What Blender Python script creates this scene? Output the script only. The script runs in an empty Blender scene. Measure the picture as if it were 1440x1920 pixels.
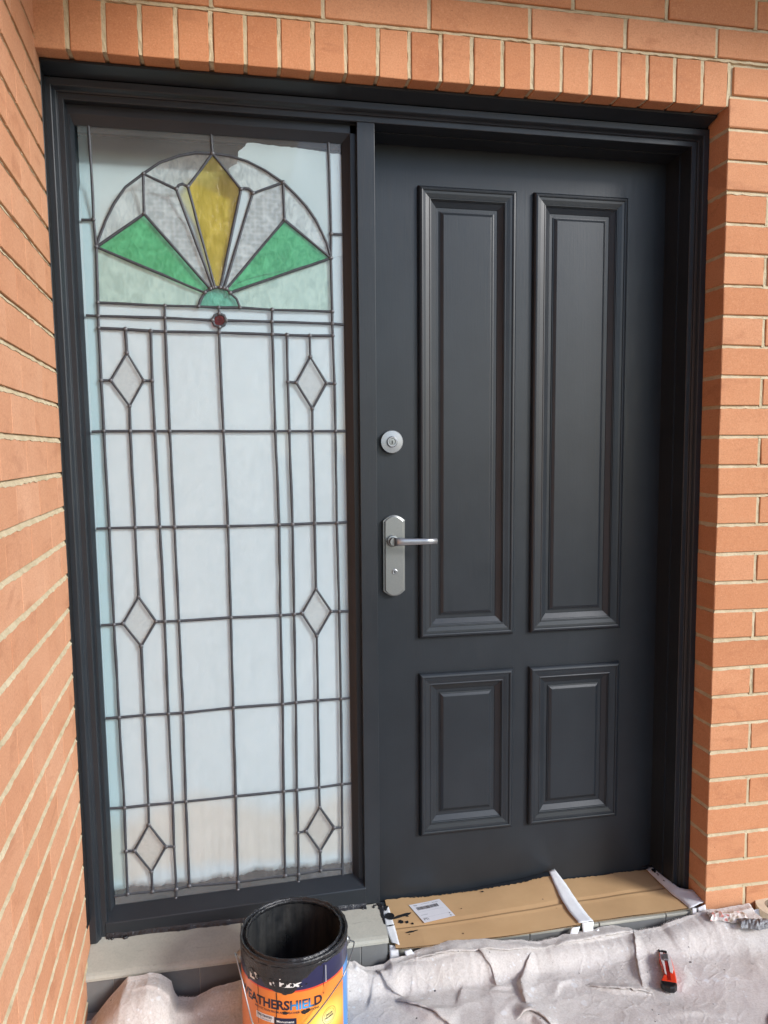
import bpy, bmesh, math, random
import numpy as np
from mathutils import Vector, Matrix, Euler
from math import radians as R, sin, cos, pi, sqrt, atan2
random.seed(4); np.random.seed(4)
S = bpy.context.scene
COL = S.collection

# ------------------------------------------------------------------ camera, light, exposure
cam = bpy.data.cameras.new('camera'); cam_o = bpy.data.objects.new('camera', cam); COL.objects.link(cam_o)
cam.sensor_fit = 'HORIZONTAL'; cam.sensor_width = 36.0; cam.lens = 36.0*1415.968/1440.0
cam.clip_start = 0.05; cam.clip_end = 500
RX = Vector((0.982284, -0.187292, -0.006262)); UX = Vector((0.021409, 0.078956, 0.996648)); FX = Vector((0.186170, 0.979126, -0.081567))
m = Matrix.Identity(4)
for i in range(3):
    m[i][0] = RX[i]; m[i][1] = UX[i]; m[i][2] = -FX[i]
m.translation = Vector((0.43619, -1.97835, 1.42088))
cam_o.matrix_world = m
S.camera = cam_o

SUN_DIR = Vector((0.92, -0.88, 0.66)).normalized()      # towards the bright part of the sky
world = bpy.data.worlds.new('World'); S.world = world; world.use_nodes = True
wn = world.node_tree; wn.nodes.clear()
wo = wn.nodes.new('ShaderNodeOutputWorld'); wb = wn.nodes.new('ShaderNodeBackground'); sk = wn.nodes.new('ShaderNodeTexSky')
sk.sky_type = 'NISHITA'; sk.sun_disc = False
sk.sun_elevation = math.asin(SUN_DIR.z); sk.sun_rotation = atan2(SUN_DIR.x, SUN_DIR.y)
sk.air_density = 1.0; sk.dust_density = 0.6; sk.ozone_density = 2.0
wb.inputs['Strength'].default_value = 0.115
wn.links.new(sk.outputs[0], wb.inputs[0]); wn.links.new(wb.outputs[0], wo.inputs[0])
sun = bpy.data.lights.new('sun', 'SUN'); sun.energy = 1.5; sun.angle = R(15); sun.color = (1.0, 0.975, 0.95)
sun_o = bpy.data.objects.new('sun', sun); COL.objects.link(sun_o)
sun_o.rotation_euler = SUN_DIR.to_track_quat('Z', 'Y').to_euler()
S.view_settings.view_transform = 'Standard'; S.view_settings.look = 'None'
S.view_settings.gamma = 1.0; S.view_settings.use_curve_mapping = False
S.view_settings.exposure = 1.18
S.render.engine = 'CYCLES'
S.cycles.use_denoising = True
S.cycles.max_bounces = 10; S.cycles.transparent_max_bounces = 24
S.cycles.caustics_reflective = False; S.cycles.caustics_refractive = False

# ------------------------------------------------------------------ helpers
def obj(name, mesh, mat=None, parent=None):
    o = bpy.data.objects.new(name, mesh); COL.objects.link(o)
    if mat is not None and not mesh.materials: mesh.materials.append(mat)
    if parent is not None: o.parent = parent
    return o
def tag(o, label=None, cat=None, group=None, kind=None):
    if label: o['label'] = label
    if cat: o['category'] = cat
    if group: o['group'] = group
    if kind: o['kind'] = kind
    return o
def empty(name, loc=(0, 0, 0), rot=(0, 0, 0)):
    o = bpy.data.objects.new(name, None); COL.objects.link(o); o.location = loc; o.rotation_euler = rot
    o.empty_display_size = .05
    return o
def mesh(name, v, f, smooth=False, recalc=True):
    me = bpy.data.meshes.new(name); me.from_pydata([tuple(map(float, p)) for p in v], [], [tuple(q) for q in f])
    if recalc:
        bm = bmesh.new(); bm.from_mesh(me); bmesh.ops.recalc_face_normals(bm, faces=bm.faces); bm.to_mesh(me); bm.free()
    if smooth: me.polygons.foreach_set('use_smooth', [True]*len(me.polygons))
    me.update(); return me
class MB:
    def __init__(s): s.v = []; s.f = []
    def add(s, v, f):
        n = len(s.v); s.v += [tuple(p) for p in v]; s.f += [tuple(i+n for i in q) for q in f]; return s
    def box(s, x0, x1, y0, y1, z0, z1):
        return s.add([(x, y, z) for x in (x0, x1) for y in (y0, y1) for z in (z0, z1)],
                     [(0, 1, 3, 2), (4, 6, 7, 5), (0, 4, 5, 1), (2, 3, 7, 6), (0, 2, 6, 4), (1, 5, 7, 3)])
    def prism(s, poly, y0, y1, tf=None):                    # polygon in xz, extruded along y
        n = len(poly); a = [(p[0], y0, p[1]) for p in poly]; b = [(p[0], y1, p[1]) for p in poly]
        if tf: a = [tf(p) for p in a]; b = [tf(p) for p in b]
        return s.add(a+b, [tuple(range(n)), tuple(range(2*n-1, n-1, -1))]+[(i, (i+1) % n, n+(i+1) % n, n+i) for i in range(n)])
    def tube(s, pts, r, n=8, caps=True):
        pts = [Vector(p) for p in pts]; k = len(pts); base = len(s.v); up = Vector((0.13, 0.31, 0.94))
        rr = r if isinstance(r, (list, tuple)) else [r]*k
        for i, p in enumerate(pts):
            t = (pts[min(i+1, k-1)]-pts[max(i-1, 0)]).normalized()
            a = t.cross(up)
            if a.length < 1e-4: a = t.cross(Vector((1, 0, 0)))
            a.normalize(); b = t.cross(a)
            for j in range(n):
                q = p+rr[i]*(a*cos(2*pi*j/n)+b*sin(2*pi*j/n)); s.v.append(tuple(q))
        for i in range(k-1):
            for j in range(n):
                s.f.append((base+i*n+j, base+i*n+(j+1) % n, base+(i+1)*n+(j+1) % n, base+(i+1)*n+j))
        if caps:
            s.f.append(tuple(base+j for j in range(n-1, -1, -1))); s.f.append(tuple(base+(k-1)*n+j for j in range(n)))
        return s
    def lathe(s, prof, n=48, axis='z', c=(0, 0, 0), close=False):
        base = len(s.v); k = len(prof)
        for (r, h) in prof:
            for j in range(n):
                a = 2*pi*j/n
                p = (r*cos(a), r*sin(a), h) if axis == 'z' else (r*cos(a), h, r*sin(a))
                s.v.append((p[0]+c[0], p[1]+c[1], p[2]+c[2]))
        for i in range(k-1):
            for j in range(n):
                s.f.append((base+i*n+j, base+i*n+(j+1) % n, base+(i+1)*n+(j+1) % n, base+(i+1)*n+j))
        if close:
            s.f.append(tuple(base+j for j in range(n))); s.f.append(tuple(base+(k-1)*n+j for j in range(n)))
        return s
    def build(s, name, mat=None, parent=None, smooth=False, recalc=True, bevel=0):
        me = mesh(name, s.v, s.f, smooth, recalc)
        o = obj(name, me, mat, parent)
        if bevel:
            b = o.modifiers.new('bevel', 'BEVEL'); b.width = bevel; b.segments = 2; b.limit_method = 'ANGLE'; b.angle_limit = R(40)
        return o
def vnoise(x, y, seed=0):                                    # numpy value noise, -1..1
    xi = np.floor(x).astype(np.int64); yi = np.floor(y).astype(np.int64); fx = x-xi; fy = y-yi
    fx = fx*fx*(3-2*fx); fy = fy*fy*(3-2*fy)
    def h(a, b):
        n = (a*374761393+b*668265263+seed*974711) & 0xffffffff
        n = ((n ^ (n >> 13))*1274126177) & 0xffffffff
        return ((n ^ (n >> 16)) & 0xffff)/32767.5-1
    return (h(xi, yi)*(1-fx)+h(xi+1, yi)*fx)*(1-fy)+(h(xi, yi+1)*(1-fx)+h(xi+1, yi+1)*fx)*fy

# ------------------------------------------------------------------ materials
def nt(name):
    mt = bpy.data.materials.new(name); mt.use_nodes = True; t = mt.node_tree
    return mt, t, t.nodes['Principled BSDF']
def N(t, typ, **kw):
    n = t.nodes.new(typ)
    for k, v in kw.items():
        if k.startswith('i_'):
            key = k[2:]
            n.inputs[int(key) if key.isdigit() else key.replace('_', ' ')].default_value = v
        else: setattr(n, k, v)
    return n
def L(t, a, b): t.links.new(a, b)
def coords(t, scale=(1, 1, 1), kind='Object', rnd=False):
    c = N(t, 'ShaderNodeTexCoord'); mp = N(t, 'ShaderNodeMapping'); mp.inputs['Scale'].default_value = scale
    if rnd:
        oi = N(t, 'ShaderNodeObjectInfo'); mu = N(t, 'ShaderNodeMath', operation='MULTIPLY'); mu.inputs[1].default_value = 37.0
        L(t, oi.outputs['Random'], mu.inputs[0]); cb = N(t, 'ShaderNodeCombineXYZ')
        for i in range(3): L(t, mu.outputs[0], cb.inputs[i])
        L(t, cb.outputs[0], mp.inputs['Location'])
    L(t, c.outputs[kind], mp.inputs[0]); return mp.outputs[0]
def noise(t, vec, scale, detail=4, rough=.55, dist=0):
    n = N(t, 'ShaderNodeTexNoise'); n.inputs['Scale'].default_value = scale; n.inputs['Detail'].default_value = detail
    n.inputs['Roughness'].default_value = rough; n.inputs['Distortion'].default_value = dist
    if vec is not None: L(t, vec, n.inputs['Vector'])
    return n.outputs['Fac']
def ramp(t, fac, stops):
    r = N(t, 'ShaderNodeValToRGB'); e = r.color_ramp.elements
    while len(e) > 1: e.remove(e[0])
    e[0].position = stops[0][0]; c = stops[0][1]; e[0].color = (c, c, c, 1) if isinstance(c, (int, float)) else (*c, 1)
    for p, c in stops[1:]:
        q = e.new(p); q.color = (c, c, c, 1) if isinstance(c, (int, float)) else (*c, 1)
    L(t, fac, r.inputs[0]); return r.outputs[0]
def mixc(t, fac, a, b, mode='MIX'):
    n = N(t, 'ShaderNodeMix', data_type='RGBA', blend_type=mode)
    for sock, val in ((n.inputs[0], fac), (n.inputs[6], a), (n.inputs[7], b)):
        if hasattr(val, 'links'): L(t, val, sock)
        elif isinstance(val, (int, float)): sock.default_value = val
        else: sock.default_value = (*val, 1)
    return n.outputs[2]
def bump(t, p, height, strength=.3, dist=.002):
    b = N(t, 'ShaderNodeBump'); b.inputs['Strength'].default_value = strength; b.inputs['Distance'].default_value = dist
    L(t, height, b.inputs['Height']); L(t, b.outputs[0], p.inputs['Normal']); return b
def madd(t, a, b, op='ADD'):
    n = N(t, 'ShaderNodeMath', operation=op)
    for s_, v in ((n.inputs[0], a), (n.inputs[1], b)):
        if hasattr(v, 'links'): L(t, v, s_)
        else: s_.default_value = v
    return n.outputs[0]

def brick_mat(name, smear=0.0, pal=None):
    mt, t, p = nt(name); v = coords(t, rnd=True)
    oi = N(t, 'ShaderNodeObjectInfo')
    base = ramp(t, oi.outputs['Random'], pal or [(0, (.49, .20, .092)), (.2, (.60, .27, .132)), (.4, (.55, .235, .110)), (.6, (.63, .30, .155)), (.8, (.58, .26, .125)), (1, (.66, .33, .18))])
    big = noise(t, v, 9, 5, .6); c = mixc(t, ramp(t, big, [(.35, 0), (.75, .35)]), base, (.48, .185, .080))
    drag = noise(t, coords(t, (1.2, 1.2, 16), rnd=True), 11, 5, .65); c = mixc(t, ramp(t, drag, [(.46, 0), (.75, .12)]), c, (.42, .16, .08))
    blot_ = noise(t, coords(t, (.7, .7, 1.6), rnd=True), 9, 5, .62, .6); c = mixc(t, ramp(t, blot_, [(.56, 0), (.66, .38)]), c, (.36, .135, .065))
    grit = noise(t, v, 240, 3, .8); c = mixc(t, ramp(t, grit, [(.36, .34), (.52, 0)]), c, (.33, .125, .06)); c = mixc(t, ramp(t, grit, [(.58, 0), (.72, .4)]), c, (.78, .47, .29))
    fine = noise(t, v, 90, 3, .7); c = mixc(t, ramp(t, fine, [(.3, .0), (.8, .22)]), c, (.66, .36, .20))
    if smear:
        vs = coords(t, (1, 6, 1.6)); sm = noise(t, vs, 3.2, 6, .65); sm2 = noise(t, coords(t), 1.3, 2)
        f = madd(t, ramp(t, sm, [(.56, 0), (.72, smear)]), ramp(t, sm2, [(.5, 0), (.65, 1)]), 'MULTIPLY')
        c = mixc(t, f, c, (.60, .47, .42))
    vo = N(t, 'ShaderNodeTexVoronoi'); vo.inputs['Scale'].default_value = 42; L(t, v, vo.inputs['Vector'])
    pit = ramp(t, vo.outputs['Distance'], [(.03, 1), (.085, 0)]); sel = ramp(t, noise(t, v, 21, 1), [(.58, 0), (.66, .75)])
    c = mixc(t, madd(t, pit, sel, 'MULTIPLY'), c, (.13, .05, .03)); L(t, c, p.inputs['Base Color'])
    p.inputs['Roughness'].default_value = .82; p.inputs['Specular IOR Level'].default_value = .25
    h = madd(t, noise(t, v, 160, 4, .7), madd(t, noise(t, v, 24, 3), 1.4, 'MULTIPLY'))
    bump(t, p, h, .35, .0012); return mt
M_BRICK = brick_mat('brick_terracotta'); M_BRICK_L = brick_mat('brick_terracotta_smeared_lit', .7, [(0, (.55, .255, .135)), (.25, (.66, .335, .195)), (.5, (.60, .285, .158)), (.75, (.69, .37, .225)), (1, (.63, .31, .175))])  # left palette made paler to paint in its strong light; smears are separate
def simple(name, col, rough=.6, metal=0, spec=.5, nz=None, bstr=.25, bd=.001, var=.15, coat=0):
    mt, t, p = nt(name)
    p.inputs['Roughness'].default_value = rough; p.inputs['Metallic'].default_value = metal; p.inputs['Specular IOR Level'].default_value = spec
    if coat: p.inputs['Coat Weight'].default_value = coat; p.inputs['Coat Roughness'].default_value = .1
    v = coords(t); n1 = noise(t, v, nz or 30, 5, .6)
    c = mixc(t, ramp(t, n1, [(.3, 0), (.75, 1)]), tuple(x*(1-var) for x in col), tuple(min(1, x*(1+var)) for x in col)); L(t, c, p.inputs['Base Color'])
    bump(t, p, noise(t, v, (nz or 30)*4, 4, .6), bstr, bd); return mt
def mortar_mat():
    mt, t, p = nt('mortar_cream'); v = coords(t)
    c = mixc(t, ramp(t, noise(t, v, 18, 5, .6), [(.3, 0), (.7, 1)]), (.47, .385, .24), (.64, .545, .375))
    c = mixc(t, ramp(t, noise(t, v, 140, 3, .7), [(.5, 0), (.8, .5)]), c, (.33, .26, .16)); L(t, c, p.inputs['Base Color'])
    p.inputs['Roughness'].default_value = .95; p.inputs['Specular IOR Level'].default_value = .1
    bump(t, p, madd(t, noise(t, v, 200, 4, .7), madd(t, noise(t, v, 40, 3), 2., 'MULTIPLY')), .6, .002); return mt
M_MORTAR = mortar_mat()
def paint_mat(name, streak=(60, 60, 3), rough=.36):
    mt, t, p = nt(name)
    v = coords(t, streak, kind='Object'); n1 = noise(t, v, 3.0, 4, .6)
    v2 = coords(t); n2 = noise(t, v2, 6, 4, .6)
    c = mixc(t, ramp(t, n2, [(.3, 0), (.7, 1)]), (.0145, .0185, .0235), (.020, .025, .031)); L(t, c, p.inputs['Base Color'])
    rr = madd(t, madd(t, n1, .22, 'MULTIPLY'), rough-.10); L(t, rr, p.inputs['Roughness'])
    p.inputs['Specular IOR Level'].default_value = .44
    bump(t, p, madd(t, n1, madd(t, noise(t, v2, 130, 3), .5, 'MULTIPLY')), .26, .0007); return mt
M_PAINT = paint_mat('charcoal_paint'); M_PAINT_H = paint_mat('charcoal_paint_cross', (3, 60, 60))
M_LEAD = simple('lead_came', (.046, .053, .064), .5, .05, .5, 120, .5, .0008, .3)
M_SOLDER = simple('solder', (.11, .115, .125), .38, .4, .5, 150, .5, .0008, .3)
M_STEEL = simple('brushed_nickel', (.30, .31, .305), .36, .8, .5, 220, .05, .0003, .05)
M_STEEL_L = simple('satin_aluminium', (.36, .37, .385), .34, .8, .5, 220, .05, .0003, .04)
M_BLACK = simple('black_hole', (.006, .006, .007), .5)
M_TILE = simple('grey_porcelain_tile', (.175, .18, .18), .62, 0, .4, 14, .25, .0006, .12)
M_GROUT = simple('pale_grout', (.30, .29, .27), .9, 0, .2, 60)
M_FLOOR = simple('porch_concrete', (.28, .27, .26), .85, 0, .3, 10)
M_EAVE = simple('eave_board', (.55, .53, .50), .7, 0, .3, 8)
M_HALL = simple('hall_dark', (.03, .035, .035), .9, 0, .2, 8)  # near-black: the darkness of the unlit hall is put into the colour
M_DKPAINT = simple('wet_charcoal_paint', (.018, .019, .021), .25, 0, .5, 40, .6, .003, .3)
M_WHITEPAINT = simple('masking_tape_white', (.78, .80, .82), .45, 0, .4, 30, .35, .002, .05)

def tile_mat():
    mt, t, p = nt('grey_sill_tile'); v = coords(t)
    c = mixc(t, ramp(t, noise(t, v, 6, 5, .65), [(.3, 0), (.7, 1)]), (.36, .36, .31), (.45, .445, .385))
    c = mixc(t, ramp(t, noise(t, v, 160, 3, .7), [(.45, 0), (.8, .35)]), c, (.22, .22, .20))
    sm = noise(t, coords(t, (2.2, 9, 9)), 5, 4, .6, .6); c = mixc(t, ramp(t, sm, [(.66, 0), (.74, .4)]), c, (.12, .12, .11))
    vo = N(t, 'ShaderNodeTexVoronoi'); vo.inputs['Scale'].default_value = 24; L(t, v, vo.inputs['Vector'])
    c = mixc(t, ramp(t, vo.outputs['Distance'], [(.05, .6), (.1, 0)]), c, (.42, .41, .38)); L(t, c, p.inputs['Base Color'])
    p.inputs['Roughness'].default_value = .6; bump(t, p, noise(t, v, 220, 4, .7), .25, .0008); return mt
M_SILL = tile_mat()

def glass_mat(name, tint, haze=.10, tex='smooth', hz=(.8, .84, .86), contrast=.2, bstr=.25):
    mt, t, p = nt(name); t.nodes.remove(p); out = t.nodes['Material Output']
    v = coords(t)
    if tex == 'ripple': h = noise(t, coords(t, (1, 1, .45)), 62, 3, .5, 1.6)
    elif tex == 'hammer':
        vo = N(t, 'ShaderNodeTexVoronoi'); vo.feature = 'SMOOTH_F1'; vo.inputs['Scale'].default_value = 85; vo.inputs['Randomness'].default_value = .45; L(t, v, vo.inputs['Vector']); h = vo.outputs['Distance']
    elif tex == 'stipple': h = noise(t, v, 210, 3, .6, .5)
    elif tex == 'fleck':
        fk = ramp(t, noise(t, coords(t, (1, 1, .5)), 75, 3, .55, 1.4), [(.60, 0), (.66, .5)]); h = madd(t, noise(t, coords(t, (1, 1, .22)), 50, 4, .6, .8), fk)
    elif tex == 'streak': h = noise(t, coords(t, (1, 1, .22)), 50, 4, .6, .8)
    elif tex == 'seedy': h = noise(t, coords(t, (1, 1, .55)), 75, 4, .6, 1.2)
    else: h = noise(t, v, 7, 3, .5)
    tr = N(t, 'ShaderNodeBsdfTransparent')
    lo = tuple(c*(1-contrast) for c in tint); hi = tuple(min(1, c+(1-c)*contrast*.6) for c in tint)
    L(t, mixc(t, ramp(t, h, [(.36, 0), (.64, 1)]), lo, hi), tr.inputs[0])
    df = N(t, 'ShaderNodeBsdfDiffuse'); df.inputs['Color'].default_value = (hz[0], hz[1], hz[2], 1)
    hf = madd(t, ramp(t, h, [(.4, .75), (.62, 1.2)]) if tex != 'smooth' else ramp(t, h, [(.3, .85), (.7, 1.15)]), haze, 'MULTIPLY')
    m1 = N(t, 'ShaderNodeMixShader'); L(t, hf, m1.inputs[0]); L(t, tr.outputs[0], m1.inputs[1]); L(t, df.outputs[0], m1.inputs[2])
    gl = N(t, 'ShaderNodeBsdfGlossy'); gl.inputs['Roughness'].default_value = .04 if tex == 'smooth' else .12
    bp_ = N(t, 'ShaderNodeBump'); bp_.inputs['Strength'].default_value = bstr; bp_.inputs['Distance'].default_value = .002
    L(t, h, bp_.inputs['Height']); L(t, bp_.outputs[0], gl.inputs['Normal']); L(t, bp_.outputs[0], df.inputs['Normal'])
    fr = N(t, 'ShaderNodeFresnel'); fr.inputs['IOR'].default_value = 1.5; L(t, bp_.outputs[0], fr.inputs['Normal'])
    ge = N(t, 'ShaderNodeNewGeometry'); inv = madd(t, 1.0, ge.outputs['Backfacing'], 'SUBTRACT')
    m2 = N(t, 'ShaderNodeMixShader'); L(t, madd(t, fr.outputs[0], inv, 'MULTIPLY'), m2.inputs[0]); L(t, m1.outputs[0], m2.inputs[1]); L(t, gl.outputs[0], m2.inputs[2])
    L(t, m2.outputs[0], out.inputs[0]); return mt
GL = {'strip': glass_mat('clear_strip_glass', (.965, .98, .985), .07, 'smooth', (.80, .85, .87), .01, .08),
      'edge': glass_mat('bluish_strip_glass', (.91, .965, .975), .06, 'smooth', (.66, .80, .83), .01, .08),
      'cathedral': glass_mat('seedy_glass', (.975, .985, .99), .075, 'seedy', (.86, .89, .91), .035, .5),
      'corner': glass_mat('plain_glass', (.95, .97, .965), .05, 'smooth', (.8, .82, .82), .03, .05),
      'ripple': glass_mat('rippled_glass', (.96, .98, .975), .10, 'ripple', (.85, .87, .87), .14, .6),
      'flank': glass_mat('water_glass_green_spill', (.90, .965, .93), .10, 'ripple', (.82, .88, .85), .09, .5),  # green light spilling from the fan is put into this tint
      'hammer': glass_mat('hammered_glass', (.95, .97, .97), .13, 'hammer', (.85, .87, .88), .16, .6),
      'stipple': glass_mat('stippled_glass', (.965, .97, .97), .12, 'stipple', (.84, .86, .86), .12, .5),
      'green': glass_mat('green_glass', (.53, .90, .70), .10, 'seedy', (.48, .80, .63), .16, .4),
      'teal': glass_mat('teal_glass', (.62, .91, .82), .08, 'seedy', (.6, .85, .76), .2, .4),
      'yellow': glass_mat('yellow_glass', (.95, .87, .47), .12, 'fleck', (.80, .72, .36), .15, .4),
      'red': glass_mat('ruby_glass', (.62, .05, .08), .06, 'stipple', (.5, .1, .12), .2, .4)}
def sheet_mat():
    mt, t, p = nt('white_backing'); v = coords(t)
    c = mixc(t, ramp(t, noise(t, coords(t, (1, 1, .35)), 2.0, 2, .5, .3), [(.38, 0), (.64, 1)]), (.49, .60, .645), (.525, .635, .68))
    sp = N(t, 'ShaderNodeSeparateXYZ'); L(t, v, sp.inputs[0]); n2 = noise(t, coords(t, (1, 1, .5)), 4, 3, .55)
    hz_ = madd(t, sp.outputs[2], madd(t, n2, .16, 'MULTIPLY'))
    c = mixc(t, ramp(t, hz_, [(.30, 0), (.335, .8), (.46, .8), (.52, 0)]), c, (.53, .52, .465)); L(t, c, p.inputs['Base Color'])  # warm reflection low in the window, painted as a beige band on the sheet
    p.inputs['Roughness'].default_value = .9; return mt
M_SHEET = sheet_mat()

# ------------------------------------------------------------------ setting
def grid_plane(name, x0, x1, y0, y1, z, mat, kind='structure'):
    o = obj(name, mesh(name, [(x0, y0, z), (x1, y0, z), (x1, y1, z), (x0, y1, z)], [(0, 1, 2, 3)]), mat); o['kind'] = kind; return o
M_GROUND = simple('garden_gravel', (.20, .19, .165), .95, 0, .2, 3)
grid_plane('ground', -200, 200, -200, 200, -.24, M_GROUND)
fl = MB().box(-.02, 3.4, -2.9, .02, -.235, -.045).build('porch_floor', M_FLOOR); tag(fl, kind='structure')
ev = MB().add([(-.6, .3, 2.80), (3.6, .3, 2.80), (3.6, -.40, 2.80), (.72, -.40, 2.80), (.72, -3.7, 2.80), (-.6, -3.7, 2.80), (-.6, .3, 2.95), (3.6, .3, 2.95), (3.6, -.40, 2.95), (.72, -.40, 2.95), (.72, -3.7, 2.95), (-.6, -3.7, 2.95)],
    [(0, 1, 2, 3, 4, 5), (6, 11, 10, 9, 8, 7)]+[(i, (i+1) % 6, 6+(i+1) % 6, 6+i) for i in range(6)]).build('added_eave', M_EAVE); tag(ev, kind='structure')  # unseen eave, added and shaped to shade the upper walls
hb = MB()
hx0, hx1, hy0, hy1, hz0, hz1 = -.06, 1.84, .098, 1.6, -.2, 2.40
hb.add([(hx0, hy0, hz0), (hx1, hy0, hz0), (hx1, hy1, hz0), (hx0, hy1, hz0), (hx0, hy0, hz1), (hx1, hy0, hz1), (hx1, hy1, hz1), (hx0, hy1, hz1)],
       [(0, 1, 2, 3), (4, 7, 6, 5), (0, 3, 7, 4), (1, 5, 6, 2), (3, 2, 6, 7)])
hall = hb.build('hallway', M_HALL); tag(hall, kind='structure')

# ------------------------------------------------------------------ bricks
def brick_mesh(lx, ly, lz, seed, j=.0011, ch=.0018):
    """chamfered brick, x 0..lx, y 0..ly (y=0 is the face), z 0..lz"""
    rnd = random.Random(seed); d = (lx, ly, lz); v = []; idx = {}
    for cx in (0, 1):
        for cy in (0, 1):
            for cz in (0, 1):
                c = (cx, cy, cz); o = [rnd.uniform(-j, j) for _ in range(3)]
                for a in range(3):
                    p = [0, 0, 0]
                    for b in range(3):
                        p[b] = (d[b] if c[b] else 0)+o[b]
                        if b != a: p[b] += (-ch if c[b] else ch)*rnd.uniform(.6, 1.4)
                    idx[(c, a)] = len(v); v.append(p)
    f = []
    for a in range(3):
        b, c = [k for k in range(3) if k != a]
        for s in (0, 1):
            q = []
            for (p1, p2) in ((0, 0), (1, 0), (1, 1), (0, 1)):
                k = [0, 0, 0]; k[a] = s; k[b] = p1; k[c] = p2; q.append(idx[(tuple(k), a)])
            f.append(q)
        for s1 in (0, 1):
            for s2 in (0, 1):
                k0 = [0, 0, 0]; k1 = [0, 0, 0]; k0[b] = k1[b] = s1; k0[c] = k1[c] = s2; k1[a] = 1
                f.append([idx[(tuple(k0), b)], idx[(tuple(k1), b)], idx[(tuple(k1), c)], idx[(tuple(k0), c)]])
    for c in [(x, y, z) for x in (0, 1) for y in (0, 1) for z in (0, 1)]:
        f.append([idx[(c, 0)], idx[(c, 1)], idx[(c, 2)]])
    return mesh('brick', v, f)
BM = {}
def brick(parent, loc, lx, ly, lz, mat, rot=0, seed=None, ch=.0018, sl=1.0):
    key = (round(lx, 3), round(ly, 3), round(lz, 3), mat.name, random.randrange(6) if seed is None else seed)
    if key not in BM: BM[key] = brick_mesh(lx, ly, lz, len(BM)*7+3, .0011*sl, ch)
    o = obj('brick', BM[key], mat, parent)
    o.location = (loc[0]+sl*random.uniform(-.0008, .0008), loc[1]+sl*random.uniform(-.0016, .0012), loc[2]+sl*random.uniform(-.0008, .0008))
    o.rotation_euler = (sl*random.uniform(-.003, .003), sl*random.uniform(-.003, .003), rot+sl*random.uniform(-.003, .003))
    return o
def joint_strip(mb, p0, p1, nrm, up, hw, r_up, r_lo, step=.016, wob=.0013):
    """weathered mortar joint between two courses: upper lip recessed, lower lip nearly flush"""
    p0, p1, nrm, up = map(Vector, (p0, p1, nrm, up)); n = max(2, int((p1-p0).length/step)); vs = []; fs = []
    for i in range(n+1):
        p = p0.lerp(p1, i/n); w = lambda: random.uniform(-wob, wob)
        vs += [p+up*(hw+.002)-nrm*(r_up+.006), p+up*(hw*.72+w())-nrm*(r_up+w()), p-nrm*(.55*r_up+.45*r_lo+w()*.6), p-up*(hw*.86+w()*1.5)-nrm*(r_lo+w()*.5), p-up*(hw+.002)-nrm*(r_lo+.009)]
    for i in range(n):
        for k in range(4): a = i*5+k; fs.append((a, a+1, a+6, a+5))
    mb.add([tuple(q) for q in vs], fs)

# front wall : lintel, courses above, pier on the right
fw = empty('brick_wall', (1.803, 0, -.06))
tag(fw, 'orange brick wall around the doorway with soldier lintel over the door and pier at right', 'wall')
fw.location = (0, 0, 0)
mo = MB()
mo.box(-.3, 3.0, .0065, .098, 2.376, 2.80)
mo.box(1.8095, 3.0, .0065, .098, -.1, 2.376)
mo.box(1.8055, 1.8095, .004, .098, -.1, 2.376)
LX0, LP = -.0268, .0831
for i in range(22):
    x0 = LX0+LP*i+.0055; x1 = LX0+LP*(i+1)-.0055
    brick(fw, (x0, 0, 2.3712), x1-x0, .098, .1185, M_BRICK)
for i in range(23):
    x = LX0+LP*i
    joint_strip(mo, (x, 0, 2.3745), (x, 0, 2.492), (0, -1, 0), (1, 0, 0), .0064, .0028, .0018)
for c, z0, xs in ((0, 2.5025, .1175-.2737), (1, 2.5885, .238-.2737), (2, 2.6745, .1175-.2737), (3, 2.7605, .238-.2737)):
    for k in range(12):
        a = xs+.2737*k
        if a > 2.95: break
        brick(fw, (a+.0055, 0, z0+.0004), .2627, .098, .0754, M_BRICK)
        joint_strip(mo, (a, 0, z0-.002), (a, 0, z0+.078), (0, -1, 0), (1, 0, 0), .0066, .0028, .0018)
    joint_strip(mo, (-.25, 0, z0-.005), (3.0, 0, z0-.005), (0, -1, 0), (0, 0, 1), .0066, .0062, .0008)
for c in range(-1, 29):
    zt = 2.40-.086*c; zb = zt-.086
    xs = [1.803, 1.803+.1335] if c % 2 else [1.803]
    if c == -1: xs = [1.815]
    x = xs[-1]+(.2735 if c != -1 else .12)
    while x < 2.9: xs.append(x); x += .2735
    for i, a in enumerate(xs):
        b = xs[i+1] if i+1 < len(xs) else 2.98
        lx = b-a-.0110+(.0055 if i == 0 else 0)
        brick(fw, (a if i == 0 else a+.0052, 0, zb+.0050), lx, .098, .0762, M_BRICK)
        if i: joint_strip(mo, (a, 0, zb), (a, 0, zt), (0, -1, 0), (1, 0, 0), .0066, .0028, .0018)
    joint_strip(mo, (1.8045, 0, zb), (3.0, 0, zb), (0, -1, 0), (0, 0, 1), .0066, .0068, .0006)
    joint_strip(mo, (1.803, .0012, zb), (1.803, .098, zb), (-1, 0, 0), (0, 0, 1), .0074, .0032, .0004)
mo.build('mortar', M_MORTAR, fw, recalc=False)

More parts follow.
